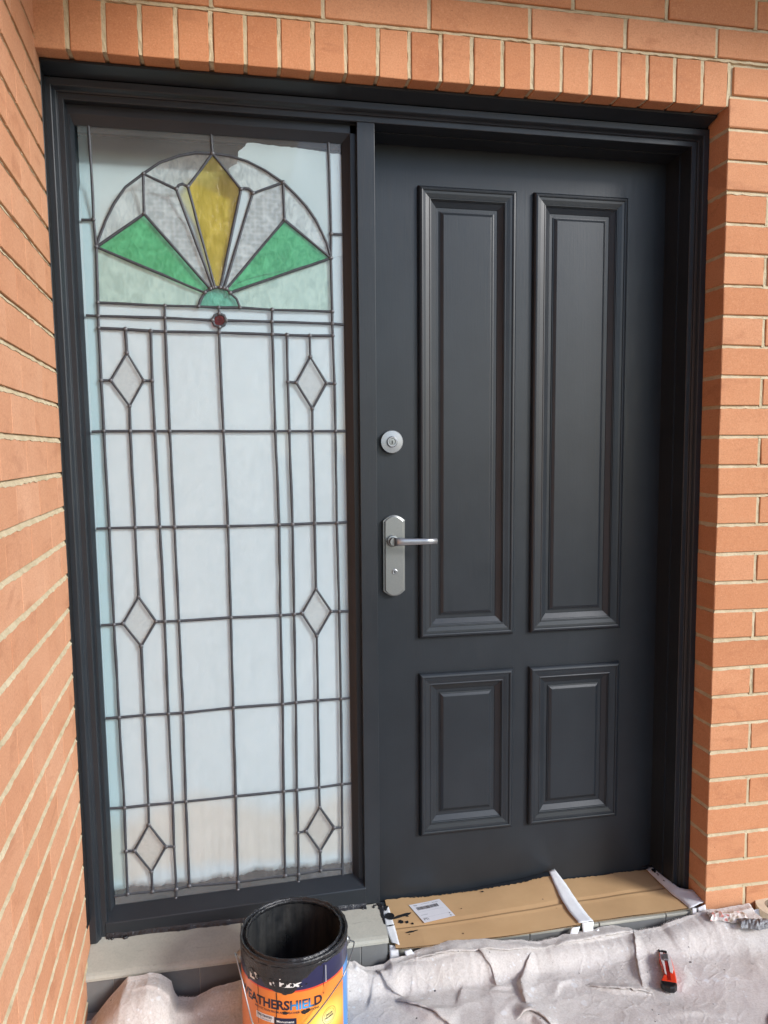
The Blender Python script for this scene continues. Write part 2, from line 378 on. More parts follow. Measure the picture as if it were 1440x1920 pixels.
# left wall : leans and turns a little, as built
lw = empty('brick_wall', (.01446, 0, 0), (0, -.01306, .0492))
tag(lw, 'orange brick side wall on the left with smeared bricks and thick pale bed joints', 'wall')
mo = MB()
mo.box(-.11, -.012, -1.62, .30, -.1, 2.80)
PB = .2105
for c in range(-7, 28):
    zt = 2.2254-.086*c; zb = zt-.086
    off = -.0215 if c % 2 == 0 else -.1260
    ys = []
    y = off
    while y < .3: y += PB
    while y > -1.6: ys.append(y); y -= PB
    zc = min(zt, 2.795)-zb-.0118
    if zc < .02: continue
    for y in ys:
        # brick local x runs along -y of the wall (its face is +x)
        brick(lw, (0, y-PB+.0016, zb+.0059), PB-.0032, .098, zc, M_BRICK_L, rot=pi/2, ch=.0005, sl=.35)
    joint_strip(mo, (0, -1.6, zb), (0, .29, zb), (1, 0, 0), (0, 0, 1), .0072, .0056, -.0012)
mo.build('mortar', M_MORTAR, lw, recalc=False)
rest = MB()                                                 # the wall runs on past the camera: bricks nobody sees singly
for c in range(-3, 28):
    zb = 2.2254-.086*(c+1); zc = min(zb+.0813, 2.795)-zb-.0048
    if zc < .02: continue
    for i in range(9):
        y = -1.625-PB*i-(.105 if c % 2 else 0); rest.box(-.098, random.uniform(-.001, .001), y-PB+.0014, y-.0014, zb+.0048, zb+.0048+zc)
rest.box(-.11, -.0055, -3.7, -1.62, -.1, 2.8)
rest.build('bricks', M_BRICK_L, lw)['kind'] = 'stuff'

# ------------------------------------------------------------------ door frame
def lean(z): return .0085+(z-.08)*(-.0305/2.27)             # the left jamb follows the leaning wall
ZT = 2.346
PROF = [(0, .150), (0, .088), (.0012, .0868), (.0165, .087), (.0185, .0885), (.0205, .0925), (.0222, .0975), (.0245, .1015), (.0268, .1035), (.0272, .1085),
        (.0285, .1098), (.0405, .1100), (.0420, .1115), (.0420, .1400)]
fr = empty('door_frame', (.9, .1, 0)); fr.location = (0, 0, 0)
tag(fr, 'charcoal painted timber frame holding the front door and the leadlight sidelight', 'door frame')
def sweep(name, side, prof, z0, mat, x_in=None):
    mb = MB(); n = len(prof); a = []; b = []
    for w, y in prof:
        zt = ZT-w
        if side == 'l': a.append((lean(z0)+w, y, z0)); b.append((lean(zt)+w, y, zt))
        elif side == 'r': a.append((1.803-w, y, z0)); b.append((1.803-w, y, zt))
        else: a.append((lean(zt)+w, y, zt)); b.append((1.803-w, y, zt))
    mb.add(a+b, [(i, i+1, n+i+1, n+i) for i in range(n-1)]+[tuple(range(n)), tuple(range(n, 2*n))])
    return mb.build(name, mat, fr)
PL = PROF+[(.0420, .134), (.0495, .134), (.0570, .1475), (.0570, .190), (0, .190)]
PRD = PROF+[(.0425, .165), (.0465, .165), (.0465, .285), (0, .285)]
sweep('jamb', 'l', PL, .088, M_PAINT)
sweep('jamb', 'r', PRD, .004, M_PAINT)
PH = PROF+[(.0425, .165), (.0455, .165), (.0455, .285), (0, .285)]
sweep('head', 't', PH, 0, M_PAINT_H)
# drip strip above the head, its underside sloping down and back, ending in torn sealant
d = MB().prism([(0, 0)], 0, 0) if False else MB()
d.add([(-.022, .0455, 2.3695), (-.022, .0455, 2.3635), (-.022, .0895, 2.3485), (-.022, .0895, 2.3695), (1.797, .0455, 2.3695), (1.797, .0455, 2.3635), (1.792, .0895, 2.3485), (1.792, .0895, 2.3695)],
      [(0, 1, 5, 4), (1, 2, 6, 5), (2, 3, 7, 6), (3, 0, 4, 7), (0, 3, 2, 1), (4, 5, 6, 7)])
d.build('drip_strip', M_PAINT_H, fr)
# black sealant smeared against the left bricks
sb = MB(); k = 60; vs = []; fs = []
for i in range(k+1):
    z = .155+(2.362-.155)*i/k; x = .01446-.01306*z; jx = random.uniform(-.0012, .0012)
    ya = .0495+jx; yb = .092
    vs += [(x-.0492*ya+.0004, ya, z), (x-.0492*ya+.0018, ya+.001, z), (x-.0492*yb+.0035, yb, z), (x-.0492*yb-.01, yb, z)]
for i in range(k):
    for j in range(3): a = i*4+j; fs.append((a, a+1, a+5, a+4))
sb.add(vs, fs); sb.build('sealant_bead', M_BLACK, fr, recalc=False)
ml = MB(); 
ml.prism([(.7695, .094), (.8137, .092), (.8137, ZT-.0425), (.7650, ZT-.0425)], .1103, .19)
ml.build('mullion', M_PAINT, fr, bevel=.0012)
# glazing beads around the sidelight
GX0b, GX1b, GX0t, GX1t, GZ0, GZ1 = .0640, .7420, .0420, .7270, .150, 2.262
b1 = MB()   # right bead against the mullion, chamfered
b1.add([(.7702, .133, .15), (.756, .133, .15), (.7400, .1475, .15), (.7400, .189, .15), (.7702, .189, .15),
        (.7655, .133, 2.302), (.750, .133, 2.302), (.7275, .1475, 2.302), (.7275, .189, 2.302), (.7655, .189, 2.302)],
       [(0, 1, 6, 5), (1, 2, 7, 6), (2, 3, 8, 7), (3, 4, 9, 8), (0, 4, 3, 2, 1), (5, 6, 7, 8, 9)])
b1.build('glazing_bead', M_PAINT, fr)
b2 = MB()
b2.add([(.02, .133, 2.3045), (.02, .133, 2.281), (.02, .1475, 2.2575), (.02, .189, 2.2575), (.02, .189, 2.3045),
        (.768, .133, 2.3045), (.768, .133, 2.281), (.768, .1475, 2.2575), (.768, .189, 2.2575), (.768, .189, 2.3045)],
       [(0, 1, 6, 5), (1, 2, 7, 6), (2, 3, 8, 7), (3, 4, 9, 8), (0, 4, 3, 2, 1), (5, 6, 7, 8, 9)])
b2.build('glazing_bead', M_PAINT_H, fr)
sl = MB()  # sloping sill of the sidelight
sl.add([(.046, .190, .1560), (.046, .1475, .1545), (.046, .1090, .1285), (.046, .1075, .1255), (.046, .1095, .086), (.046, .19, .086),
        (.772, .190, .1720), (.772, .1475, .1705), (.772, .1090, .1450), (.772, .1075, .1420), (.772, .1095, .088), (.772, .19, .088)],
       [(0, 1, 7, 6), (1, 2, 8, 7), (2, 3, 9, 8), (3, 4, 10, 9), (4, 5, 11, 10), (0, 5, 4, 3, 2, 1), (6, 7, 8, 9, 10, 11)])
sl.build('sill', M_PAINT_H, fr, bevel=.001)
# lumps of paint where frame meets the tile
lm = MB(); vs = []; fs = []; n_ = 190
for i in range(n_+1):
    x = .048+.724*i/n_; w_ = .004+.0035*(1+float(vnoise(np.array(x*31.), np.array(.5), 2)))+.004*max(0, float(vnoise(np.array(x*120.), np.array(2.5), 4)))
    hh_ = .0012+.0016*(1+float(vnoise(np.array(x*70.), np.array(1.5), 6)))
    for (y, z) in ((.1086, .0908+hh_*1.8+.003), (.1078-w_*.25, .0898+hh_), (.1078-w_*.7, .0888+hh_*.6), (.1078-w_, .0880)): vs.append((x, y, z))
for i in range(n_):
    for j in range(3): a_ = i*4+j; fs.append((a_, a_+1, a_+5, a_+4))
lm.add(vs, fs)
for i in range(16):
    r_ = random.uniform(.0025, .006)
    lm.lathe([(0, r_*.7), (r_*.7, r_*.5), (r_, 0), (r_*.9, -.004)], 7, 'z', (random.choice((random.uniform(.758, .820), random.uniform(.05, .12))), .106+random.uniform(-.008, .002), .0885))
lm.build('paint_lumps', M_DKPAINT, fr, smooth=True)['kind'] = 'stuff'

# ------------------------------------------------------------------ leadlight sidelight
V = {'A0': (0.0716, 2.2593), 'A1': (0.0791, 1.8123), 'A10': (0.101, 0.1826), 'A2': (0.0782, 1.7776), 'A3': (0.0785, 1.7466), 'A4': (0.08, 1.6098), 'A5': (0.0823, 1.4762), 'A6': (0.087, 1.2165), 'A7': (0.0904, 0.952), 'A8': (0.0949, 0.6922), 'A9': (0.1005, 0.4343), 'A9b': (0.1004, 0.3082), 'Aj': (0.0801, 1.9551), 'As': (0.0757, 2.0238), 'B10': (0.1679, 0.1818), 'B3': (0.1459, 1.745), 'B5': (0.1494, 1.4761), 'B6': (0.1538, 1.2163), 'B8': (0.162, 0.6941), 'B9': (0.1648, 0.4358), 'C10': (0.2332, 0.1809), 'C3': (0.2106, 1.7416), 'C4': (0.2103, 1.6104), 'C5': (0.2132, 1.476), 'C6': (0.2186, 1.2161), 'C7': (0.2237, 0.9543), 'C8': (0.2262, 0.6932), 'C9': (0.2304, 0.4357), 'C9b': (0.2302, 0.3077), 'Cb': (0.2312, 0.1541), 'D1': (0.2487, 1.8092), 'D10': (0.2693, 0.1867), 'D2': (0.2477, 1.7774), 'D3': (0.2485, 1.7411), 'D5': (0.2518, 1.4759), 'D6': (0.2573, 1.2151), 'D7': (0.2614, 0.954), 'D8': (0.2658, 0.6926), 'D9': (0.2661, 0.4361), 'Db': (0.3895, 1.756), 'Dl': (0.3717, 1.7741), 'Dr': (0.4082, 1.7742), 'Dt': (0.3903, 1.7923), 'E0': (0.38, 2.2557), 'E1': (0.3889, 1.8083), 'E10': (0.4053, 0.1822), 'E3': (0.3887, 1.7416), 'E5': (0.394, 1.4757), 'E6': (0.4003, 1.2137), 'E7': (0.4025, 0.9569), 'E8': (0.4034, 0.698), 'E9': (0.4044, 0.4386), 'Eb': (0.4047, 0.1539), 'Et': (0.3825, 2.2103), 'F1': (0.5323, 1.8062), 'F10': (0.5406, 0.1855), 'F2': (0.5311, 1.7741), 'F3': (0.5317, 1.74), 'F5': (0.5351, 1.4755), 'F6': (0.5411, 1.214), 'F7': (0.5404, 0.9564), 'F8': (0.542, 0.6983), 'F9': (0.5406, 0.4401), 'G10': (0.5793, 0.1855), 'G3': (0.5716, 1.7391), 'G4': (0.5718, 1.6111), 'G5': (0.5737, 1.4755), 'G6': (0.5784, 1.2145), 'G7': (0.5788, 0.9577), 'G8': (0.58, 0.7004), 'G9': (0.5783, 0.4406), 'G9b': (0.5801, 0.3118), 'Gb': (0.5788, 0.1575), 'H10': (0.644, 0.1899), 'H3': (0.6345, 1.7385), 'H5': (0.6384, 1.4754), 'H6': (0.6408, 1.2161), 'H8': (0.643, 0.7023), 'H9': (0.6434, 0.4426), 'I0': (0.6926, 2.2563), 'I1': (0.6979, 1.806), 'I10': (0.7085, 0.1884), 'I2': (0.6975, 1.7732), 'I3': (0.6986, 1.7399), 'I4': (0.702, 1.6077), 'I5': (0.7032, 1.4753), 'I6': (0.7039, 1.216), 'I7': (0.7079, 0.9602), 'I8': (0.7097, 0.7024), 'I9': (0.71, 0.4461), 'I9b': (0.7098, 0.3145), 'Ib': (0.7094, 0.1603), 'Ij': (0.6956, 1.9513), 'Is': (0.6975, 2.0165), 'L10': (0.0672, 0.1804), 'L2': (0.0454, 1.7785), 'L5': (0.0507, 1.4748), 'L6': (0.0562, 1.2158), 'L7': (0.0559, 0.9523), 'L8': (0.0621, 0.6924), 'L9': (0.0673, 0.4361), 'Ls': (0.0416, 2.0221), 'R2': (0.7295, 1.7708), 'R5': (0.7353, 1.4752), 'R6': (0.736, 1.2168), 'R7': (0.7388, 0.9587), 'R8': (0.7386, 0.7028), 'R9': (0.74, 0.4458), 'Rs': (0.725, 2.0163), 'TL': (0.0546, 2.2588), 'al': (0.2039, 2.1474), 'ar': (0.5677, 2.1461), 'cl': (0.3363, 1.8096), 'cr': (0.4458, 1.8095), 'f1': (0.3534, 1.8468), 'f2': (0.3687, 1.8574), 'f3': (0.3755, 1.8605), 'f4': (0.3804, 1.8613), 'f5': (0.3945, 1.8614), 'f6': (0.4042, 1.8603), 'f7': (0.4109, 1.8584), 'f8': (0.4203, 1.8485), 'ga': (0.2027, 2.0454), 'gb': (0.5702, 2.0477), 'kl': (0.2866, 2.1127), 'kr': (0.4863, 2.1135), 'kyl': (0.3164, 2.1209), 'kyr': (0.4553, 2.1223), 'p1b': (0.1501, 1.5425), 'p1l': (0.1046, 1.6101), 'p1r': (0.1883, 1.6104), 'p1t': (0.1478, 1.6831), 'p2b': (0.6387, 1.5378), 'p2l': (0.5952, 1.6094), 'p2r': (0.6789, 1.6089), 'p2t': (0.635, 1.6804), 'p3b': (0.1595, 0.8883), 'p3l': (0.1141, 0.9538), 'p3r': (0.2003, 0.9555), 'p3t': (0.1568, 1.0257), 'p4b': (0.6424, 0.8911), 'p4l': (0.6015, 0.9589), 'p4r': (0.6848, 0.9612), 'p4t': (0.642, 1.028), 'p5b': (0.1673, 0.2401), 'p5l': (0.1231, 0.3071), 'p5r': (0.2084, 0.31), 'p5t': (0.1642, 0.3787), 'p6b': (0.6438, 0.2493), 'p6l': (0.6031, 0.3142), 'p6r': (0.6858, 0.316), 'p6t': (0.644, 0.3829)}
CAMES = [['L5', 'A5', 'B5', 'C5', 'D5', 'E5', 'F5', 'G5', 'H5', 'I5', 'R5'], ['L6', 'A6', 'B6', 'C6', 'D6', 'E6', 'F6', 'G6', 'H6', 'I6', 'R6'], ['L8', 'A8', 'B8', 'C8', 'D8', 'E8', 'F8', 'G8', 'H8', 'I8', 'R8'], ['L9', 'A9', 'B9', 'C9', 'D9', 'E9', 'F9', 'G9', 'H9', 'I9', 'R9'], ['L7', 'A7', 'p3l'], ['p3r', 'C7', 'D7', 'E7', 'F7', 'G7', 'p4l'], ['p4r', 'I7', 'R7'], ['A1', 'D1', 'cl', 'E1', 'cr', 'F1', 'I1'], ['L2', 'A2', 'D2', 'Dl'], ['Dr', 'F2', 'I2', 'R2'], ['A3', 'B3', 'C3', 'D3', 'E3', 'F3', 'G3', 'H3', 'I3'], ['E1', 'Dt'], ['Db', 'E3'], ['A0', (0.0744, 2.1557), (0.0758, 2.0861), 'As', 'Aj', 'A1', 'A2', 'A3', 'A4', 'A5', 'A6', 'A7', 'A8', 'A9', 'A9b', 'A10'], ['I0', (0.6945, 2.1893), (0.6959, 2.1065), 'Is', 'Ij', 'I1', 'I2', 'I3', 'I4', 'I5', 'I6', 'I7', 'I8', 'I9', 'I9b', 'I10', 'Ib'], ['Ls', 'As'], ['Is', 'Rs'], ['E0', 'Et'], ['B3', 'p1t'], ['p1b', 'B5', 'B6', 'p3t'], ['p3b', 'B8', 'B9', 'p5t'], ['p5b', 'B10'], ['H3', 'p2t'], ['p2b', 'H5', 'H6', 'p4t'], ['p4b', 'H8', 'H9', 'p6t'], ['p6b', 'H10'], ['C3', 'C4', 'C5', 'C6', 'C7', 'C8', 'C9', 'C9b', 'C10', 'Cb'], ['G3', 'G4', 'G5', 'G6', 'G7', 'G8', 'G9', 'G9b', 'G10', 'Gb'], ['D1', 'D2', 'D3', 'D5', 'D6', 'D7', 'D8', 'D9', 'D10'], ['F1', 'F2', 'F3', 'F5', 'F6', 'F7', 'F8', 'F9', 'F10'], ['E3', 'E5', 'E6', 'E7', 'E8', 'E9', 'E10', 'Eb'], ['p1t', 'p1l', 'p1b', 'p1r', 'p1t'], ['p2t', 'p2l', 'p2b', 'p2r', 'p2t'], ['p3t', 'p3l', 'p3b', 'p3r', 'p3t'], ['p4t', 'p4l', 'p4b', 'p4r', 'p4t'], ['p5t', 'p5l', 'p5b', 'p5r', 'p5t'], ['p6t', 'p6l', 'p6b', 'p6r', 'p6t'], ['A4', 'p1l'], ['p1r', 'C4'], ['G4', 'p2l'], ['p2r', 'I4'], ['A9b', 'p5l'], ['p5r', 'C9b'], ['G9b', 'p6l'], ['p6r', 'I9b'], ['L10', 'A10', 'B10', 'C10', 'D10', 'E10', 'F10', 'G10', 'H10', 'I10'], ['Aj', (0.0883, 1.98), (0.1073, 2.0266), (0.1286, 2.0683), (0.1574, 2.1105), 'al', (0.2452, 2.178), (0.2967, 2.1991), (0.3381, 2.2094), 'Et', (0.4297, 2.2065), (0.4732, 2.196), (0.5196, 2.1758), 'ar', (0.6023, 2.1153), (0.63, 2.0866), (0.6551, 2.0519), (0.6718, 2.0194), (0.6858, 1.9894), 'Ij'], ['Aj', 'f1'], ['Aj', 'ga', 'f2'], ['al', 'ga'], ['al', 'kl'], ['kl', (0.2933, 2.1234), (0.3026, 2.1273), 'kyl'], ['Et', 'kyl', 'f4'], ['kl', 'f3'], ['Ij', 'f8'], ['Ij', 'gb', 'f7'], ['ar', 'gb'], ['ar', 'kr'], ['kr', (0.4826, 2.1196), (0.4745, 2.1247), (0.4645, 2.1258), 'kyr'], ['Et', 'kyr', 'f5'], ['kr', 'f6'], ['cl', (0.342, 1.827), 'f1', (0.3606, 1.8529), 'f2', 'f3', 'f4', (0.3879, 1.8623), 'f5', 'f6', 'f7', (0.4155, 1.854), 'f8', (0.438, 1.832), 'cr'], ['Dt', (0.3772, 1.7866), 'Dl', (0.3766, 1.761), 'Db', (0.4025, 1.7614), 'Dr', (0.4031, 1.787), 'Dt']]
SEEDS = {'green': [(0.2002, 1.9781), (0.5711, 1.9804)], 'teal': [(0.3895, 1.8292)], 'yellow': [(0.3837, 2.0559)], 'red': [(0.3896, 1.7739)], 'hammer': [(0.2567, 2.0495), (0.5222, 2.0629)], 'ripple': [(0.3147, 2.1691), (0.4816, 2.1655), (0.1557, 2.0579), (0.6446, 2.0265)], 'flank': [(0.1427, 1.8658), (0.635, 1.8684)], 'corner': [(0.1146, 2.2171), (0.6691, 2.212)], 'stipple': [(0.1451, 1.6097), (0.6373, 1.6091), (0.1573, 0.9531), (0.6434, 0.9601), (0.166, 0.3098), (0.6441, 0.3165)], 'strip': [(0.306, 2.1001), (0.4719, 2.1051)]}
win = empty('leadlight_window', (0, .15, 0)); win.location = (0, 0, 0)
tag(win, 'tall leadlight sidelight window with green and yellow fan and diamond panes', 'window')
def P(k): return V[k] if isinstance(k, str) else tuple(k)
def gl(z): return .0655+(z-.15)*(-.0225/2.1)                  # glass edge at the left
def gr(z): return .7405+(z-.17)*(-.0135/2.09)
# planar graph: came polylines plus the border of the glass
ptid = {}; pts = []; edges = set()
def pid(p):
    for i, q in enumerate(pts):
        if abs(q[0]-p[0]) < .0022 and abs(q[1]-p[1]) < .0022: return i
    pts.append(p); return len(pts)-1
polys = []
for c in CAMES: polys.append([P(k) for k in c])
zb = lambda x: .150+(x-.06)*.0235; zt_ = 2.2600
left = [(gl(.1505), .1505)]; right = [(gr(.168), .168)]; top = []; bot = []
for pl in polys:
    for e in (0, -1):
        q = pl[e]; nb = pl[1] if e == 0 else pl[-2]
        if q[0] < .074 and nb[0] > q[0]+.012: q = (gl(q[1]), q[1]); left.append(q)
        elif q[0] > .716 and nb[0] < q[0]-.012: q = (gr(q[1]), q[1]); right.append(q)
        elif q[1] > 2.235: q = (q[0]+(q[0]-nb[0])*0, zt_); top.append(q)
        elif q[1] < .185 and abs(nb[0]-q[0]) < .02 and q[1] < nb[1]-.006 and (q[0] < .7) and ('x' not in ''): 
            if q[1] < zb(q[0])+.012: q = (q[0], zb(q[0])); bot.append(q)
        pl[e] = q
left.append((gl(zt_), zt_)); right.append((gr(zt_), zt_))
left.sort(key=lambda p: p[1]); right.sort(key=lambda p: p[1]); top = [left[-1]]+sorted(top)+[right[-1]]; bot = [left[0]]+sorted(bot)+[right[0]]
chains = polys+[left, right, top, bot]
for ch in chains:
    ids = [pid(p) for p in ch]
    for a, b in zip(ids, ids[1:]):
        if a != b: edges.add((min(a, b), max(a, b)))
# split edges at points lying on them
again = True
while again:
    again = False
    for (a, b) in list(edges):
        A = Vector(pts[a]); B = Vector(pts[b]); d_ = B-A; ln = d_.length
        for i, q in enumerate(pts):
            if i in (a, b): continue
            t_ = (Vector(q)-A).dot(d_)/ln/ln
            if .02 < t_ < .98 and (A+d_*t_-Vector(q)).length < .0020:
                edges.discard((a, b)); edges.add((min(a, i), max(a, i))); edges.add((min(b, i), max(b, i))); again = True; break
        if again: break
nb_ = {}
for a, b in edges: nb_.setdefault(a, []).append(b); nb_.setdefault(b, []).append(a)
pr = True
while pr:                                                   # drop dangling ends
    pr = False
    for k in list(nb_):
        if len(nb_[k]) == 1: o_ = nb_[k][0]; nb_[o_].remove(k); del nb_[k]; pr = True
        elif len(nb_[k]) == 0: del nb_[k]
for k in nb_: nb_[k].sort(key=lambda j: atan2(pts[j][1]-pts[k][1], pts[j][0]-pts[k][0]))
seen = set(); faces = []
for a in nb_:
    for b in nb_[a]:
        if (a, b) in seen: continue
        f = []; u, v_ = a, b
        while (u, v_) not in seen:
            seen.add((u, v_)); f.append(u); l_ = nb_[v_]; i = l_.index(u); u, v_ = v_, l_[i-1]
        faces.append(f)
def area(f): return .5*sum(pts[f[i]][0]*pts[f[(i+1) % len(f)]][1]-pts[f[(i+1) % len(f)]][0]*pts[f[i]][1] for i in range(len(f)))
def inside(p, f):
    r_ = False
    for i in range(len(f)):
        (x1, y1), (x2, y2) = pts[f[i]], pts[f[(i+1) % len(f)]]
        if (y1 > p[1]) != (y2 > p[1]) and p[0] < (x2-x1)*(p[1]-y1)/(y2-y1)+x1: r_ = not r_
    return r_
def inset(poly, d_):
    n = len(poly); o_ = []
    for i in range(n):
        a, b, c = Vector(poly[i-1]), Vector(poly[i]), Vector(poly[(i+1) % n])
        e1 = (b-a).normalized(); e2 = (c-b).normalized(); n1 = Vector((-e1.y, e1.x)); n2 = Vector((-e2.y, e2.x))
        m_ = n1+n2
        if m_.length < .2: o_.append(tuple(b)); continue
        m_.normalize(); o_.append(tuple(b+m_*min(d_/max(.35, m_.dot(n1)), 2.5*d_)))
    return o_
npane = 0
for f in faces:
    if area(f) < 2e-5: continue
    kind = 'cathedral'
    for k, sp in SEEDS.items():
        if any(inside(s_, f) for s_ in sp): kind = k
    if kind == 'cathedral':
        xs = [pts[i][0] for i in f]; zs = [pts[i][1] for i in f]
        if max(xs)-min(xs) < .055 or max(zs)-min(zs) < .05: kind = 'edge' if max(xs) < .115 else 'strip'
    poly = inset([pts[i] for i in f], .0014)
    yj = random.uniform(-.0004, .0004)
    a1, a2 = random.uniform(-.004, .004), random.uniform(-.004, .004)
    cx_, cz_ = sum(p[0] for p in poly)/len(poly), sum(p[1] for p in poly)/len(poly)
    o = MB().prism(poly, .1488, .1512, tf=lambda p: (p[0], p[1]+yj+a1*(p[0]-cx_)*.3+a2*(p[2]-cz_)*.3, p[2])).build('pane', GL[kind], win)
    npane += 1
print('panes', npane)
def came(pl, closed=False):
    mb = MB(); n = len(pl); k = 7; prof = [(-1, 0), (-.82, .55), (-.42, .9), (0, 1), (.42, .9), (.82, .55), (1, 0)]
    # subdivide for a slight wobble of the hand-drawn lead
    q = []
    for i in range(n-1):
        A, B = Vector(pl[i]), Vector(pl[i+1]); s_ = max(1, int((B-A).length/.05))
        for j in range(s_): q.append(A.lerp(B, j/s_)+(Vector((random.uniform(-.0005, .0005), random.uniform(-.0005, .0005))) if j else Vector((0, 0))))
    q.append(Vector(pl[-1])); vs = []
    m_ = len(q)
    for i, p in enumerate(q):
        a = q[i-1] if i else (q[-2] if closed else None); b = q[i+1] if i < m_-1 else (q[1] if closed else None)
        e1 = (p-a).normalized() if a is not None else (b-p).normalized(); e2 = (b-p).normalized() if b is not None else e1
        nn = Vector((-e1.y, e1.x))+Vector((-e2.y, e2.x)); nn = nn.normalized() if nn.length > .1 else Vector((-e1.y, e1.x))
        sc = min(1.6, 1/max(.5, nn.dot(Vector((-e1.y, e1.x))))); hw = (.0037+random.uniform(-.0005, .0005))*sc
        for (u, h) in prof: vs.append((p.x+nn.x*u*hw, (.1490-h*.0026), p.y+nn.y*u*hw))
    fs = [(i*k+j, i*k+j+1, (i+1)*k+j+1, (i+1)*k+j) for i in range(m_-1) for j in range(k-1)]
    mb.add(vs, fs); return mb
for pl in polys:
    closed = (Vector(pl[0])-Vector(pl[-1])).length < 1e-4
    came(pl, closed).build('lead_came', M_LEAD, win, smooth=True, recalc=False)
so = MB()
for i, l_ in nb_.items():
    p = pts[i]
    if len(l_) >= 3 and gl(p[1])+.01 < p[0] < gr(p[1])-.01 and p[1] < 2.25:
        r_ = random.uniform(.0052, .0066)
        so.lathe([(r_, .1470), (r_*.85, .1452), (r_*.45, .1438), (0, .1434)], 8, 'y', (p[0], 0, p[1]))
so.build('solder_joints', M_SOLDER, win, smooth=True)['kind'] = 'stuff'
# white sheet hanging behind the glass, torn wavy hem
k = 110; vs = []; fs = []
for i in range(k+1):
    x = .0+.80*i/k
    hem = .188+.019*x/.8+.004*sin(x*16)+.0025*sin(x*57+1)+random.uniform(-.0024, .0024)
    for z in (hem, hem+.02, .6, 2.02, 2.10, 2.18, 2.26, 2.34):
        vs.append((x, .1565+2.6*max(0, z-2.02)**2+.0015*sin(x*9+z*2)+(.004*random.random() if z < hem+.001 else 0), z))
for i in range(k):
    for j in range(7): a = i*8+j; fs.append((a, a+8, a+9, a+1))
sh = obj('backing_sheet', mesh('backing_sheet', vs, fs, True), M_SHEET)
so_ = sh.modifiers.new('thick', 'SOLIDIFY'); so_.thickness = .0012
tag(sh, 'white sheet hanging behind the leadlight window with a wavy lower hem', 'sheet')

# torn white paper stuck behind the upper right panes
pp = [(0.4762, 2.2468), (0.5541, 2.2423), (0.6114, 2.2405), (0.6694, 2.2359), (0.7353, 2.2303), (0.7325, 1.9614), (0.6066, 1.9248), (0.476, 1.8915), (0.3986, 1.8577), (0.4256, 1.9882), (0.4523, 2.1151), (0.4388, 2.1421), (0.4228, 2.1757), (0.4469, 2.191), (0.4503, 2.2189)]
q = []
for a, b in zip(pp, pp[1:]+pp[:1]):
    n = max(1, int(math.hypot(b[0]-a[0], b[1]-a[1])/.006))
    for i in range(n): q.append((a[0]+(b[0]-a[0])*i/n+random.uniform(-.0014, .0014), a[1]+(b[1]-a[1])*i/n+random.uniform(-.0014, .0014)))
pt = MB().prism(q, .1530, .1540).build('backing_paper', M_SHEET, None)
tag(pt, 'torn white paper piece behind the upper right panes of the leadlight fan', 'paper')

# ------------------------------------------------------------------ front door
dr = empty('front_door', (1.28, .235, 0)); dr.location = (0, 0, 0)
tag(dr, 'charcoal front door with four moulded panels and silver lever handle', 'door')
YL = .238
DX0, DX1, DZ0, DZ1 = .806, 1.762, .012, 2.312
PX = [(.9625, 1.2655), (1.3195, 1.6262)]; PZ = [(.7365, .2200), (2.1885, .8470)]
xc = [DX0, PX[0][0]+.03, PX[0][1]-.03, PX[1][0]+.03, PX[1][1]-.03, DX1]; zc = [DZ0, .25, .7065, .877, 2.1585, DZ1]
lf = MB(); vid = {}
for i, x in enumerate(xc):
    for j, z in enumerate(zc): vid[(i, j)] = len(lf.v); lf.v.append((x, YL, z))
for i in range(5):
    for j in range(5):
        if i in (1, 3) and j in (1, 3): continue
        lf.f.append((vid[(i, j)], vid[(i+1, j)], vid[(i+1, j+1)], vid[(i, j+1)]))
lf.build('leaf', M_PAINT, dr, recalc=False)
MB().box(DX0, DX1, YL+.030, YL+.042, DZ0, DZ1).build('leaf_back', M_PAINT, dr)
MP = [(0, -.001), (0, .0085), (.0022, .0130), (.0060, .0165), (.0105, .0178), (.0135, .0168), (.0145, .0142), (.0215, .0136), (.0330, .0108), (.0350, .0118), (.0372, .0114),
      (.0378, .0080), (.0400, .0072), (.0408, .0050), (.0560, -.0030), (.0565, -.0040)]
FP = [(.0560, -.0044), (.0665, -.0047), (.0670, -.0020), (.0700, -.0014), (.0706, .0002), (.0775, .0040), (.0790, .0044)]
def ring(mb, x0, x1, z0, z1, prof, fill=False):
    base = len(mb.v); n = len(prof)
    for w, h in prof:
        for (x, z) in ((x0+w, z0+w), (x1-w, z0+w), (x1-w, z1-w), (x0+w, z1-w)): mb.v.append((x, YL-h, z))
    for i in range(n-1):
        for j in range(4): mb.f.append((base+i*4+j, base+i*4+(j+1) % 4, base+(i+1)*4+(j+1) % 4, base+(i+1)*4+j))
    if fill: mb.f.append(tuple(base+(n-1)*4+j for j in range(4)))
for (x0, x1) in PX:
    for (z1, z0) in PZ:
        mb = MB(); ring(mb, x0, x1, z0, z1, MP); mo_ = mb.build('panel_moulding', M_PAINT, dr, recalc=False)
        mb = MB(); ring(mb, x0, x1, z0, z1, FP, True); mb.build('raised_panel', M_PAINT, mo_, recalc=False)
# deadlock
dl = MB().lathe([(.0345, YL+.001), (.0345, .2245), (.0325, .2222), (.0165, .2212), (.0158, .2180), (.0135, .2165), (.0105, .2166), (.0098, .2200), (.0, .2200)], 48, 'y', (.8800, 0, 1.4455)).build('deadlock', M_STEEL_L, dr)
ky = MB().lathe([(.0092, .2205), (.0090, .2178), (0, .2176)], 24, 'y', (.8800, 0, 1.4455)).build('lock_cylinder', M_STEEL, dl)
MB().prism([(.8785, 1.4395), (.8815, 1.4395), (.8817, 1.4475), (.8808, 1.4495), (.8792, 1.4495), (.8783, 1.4475)], .2170, .2185).build('keyhole', M_BLACK, dl)
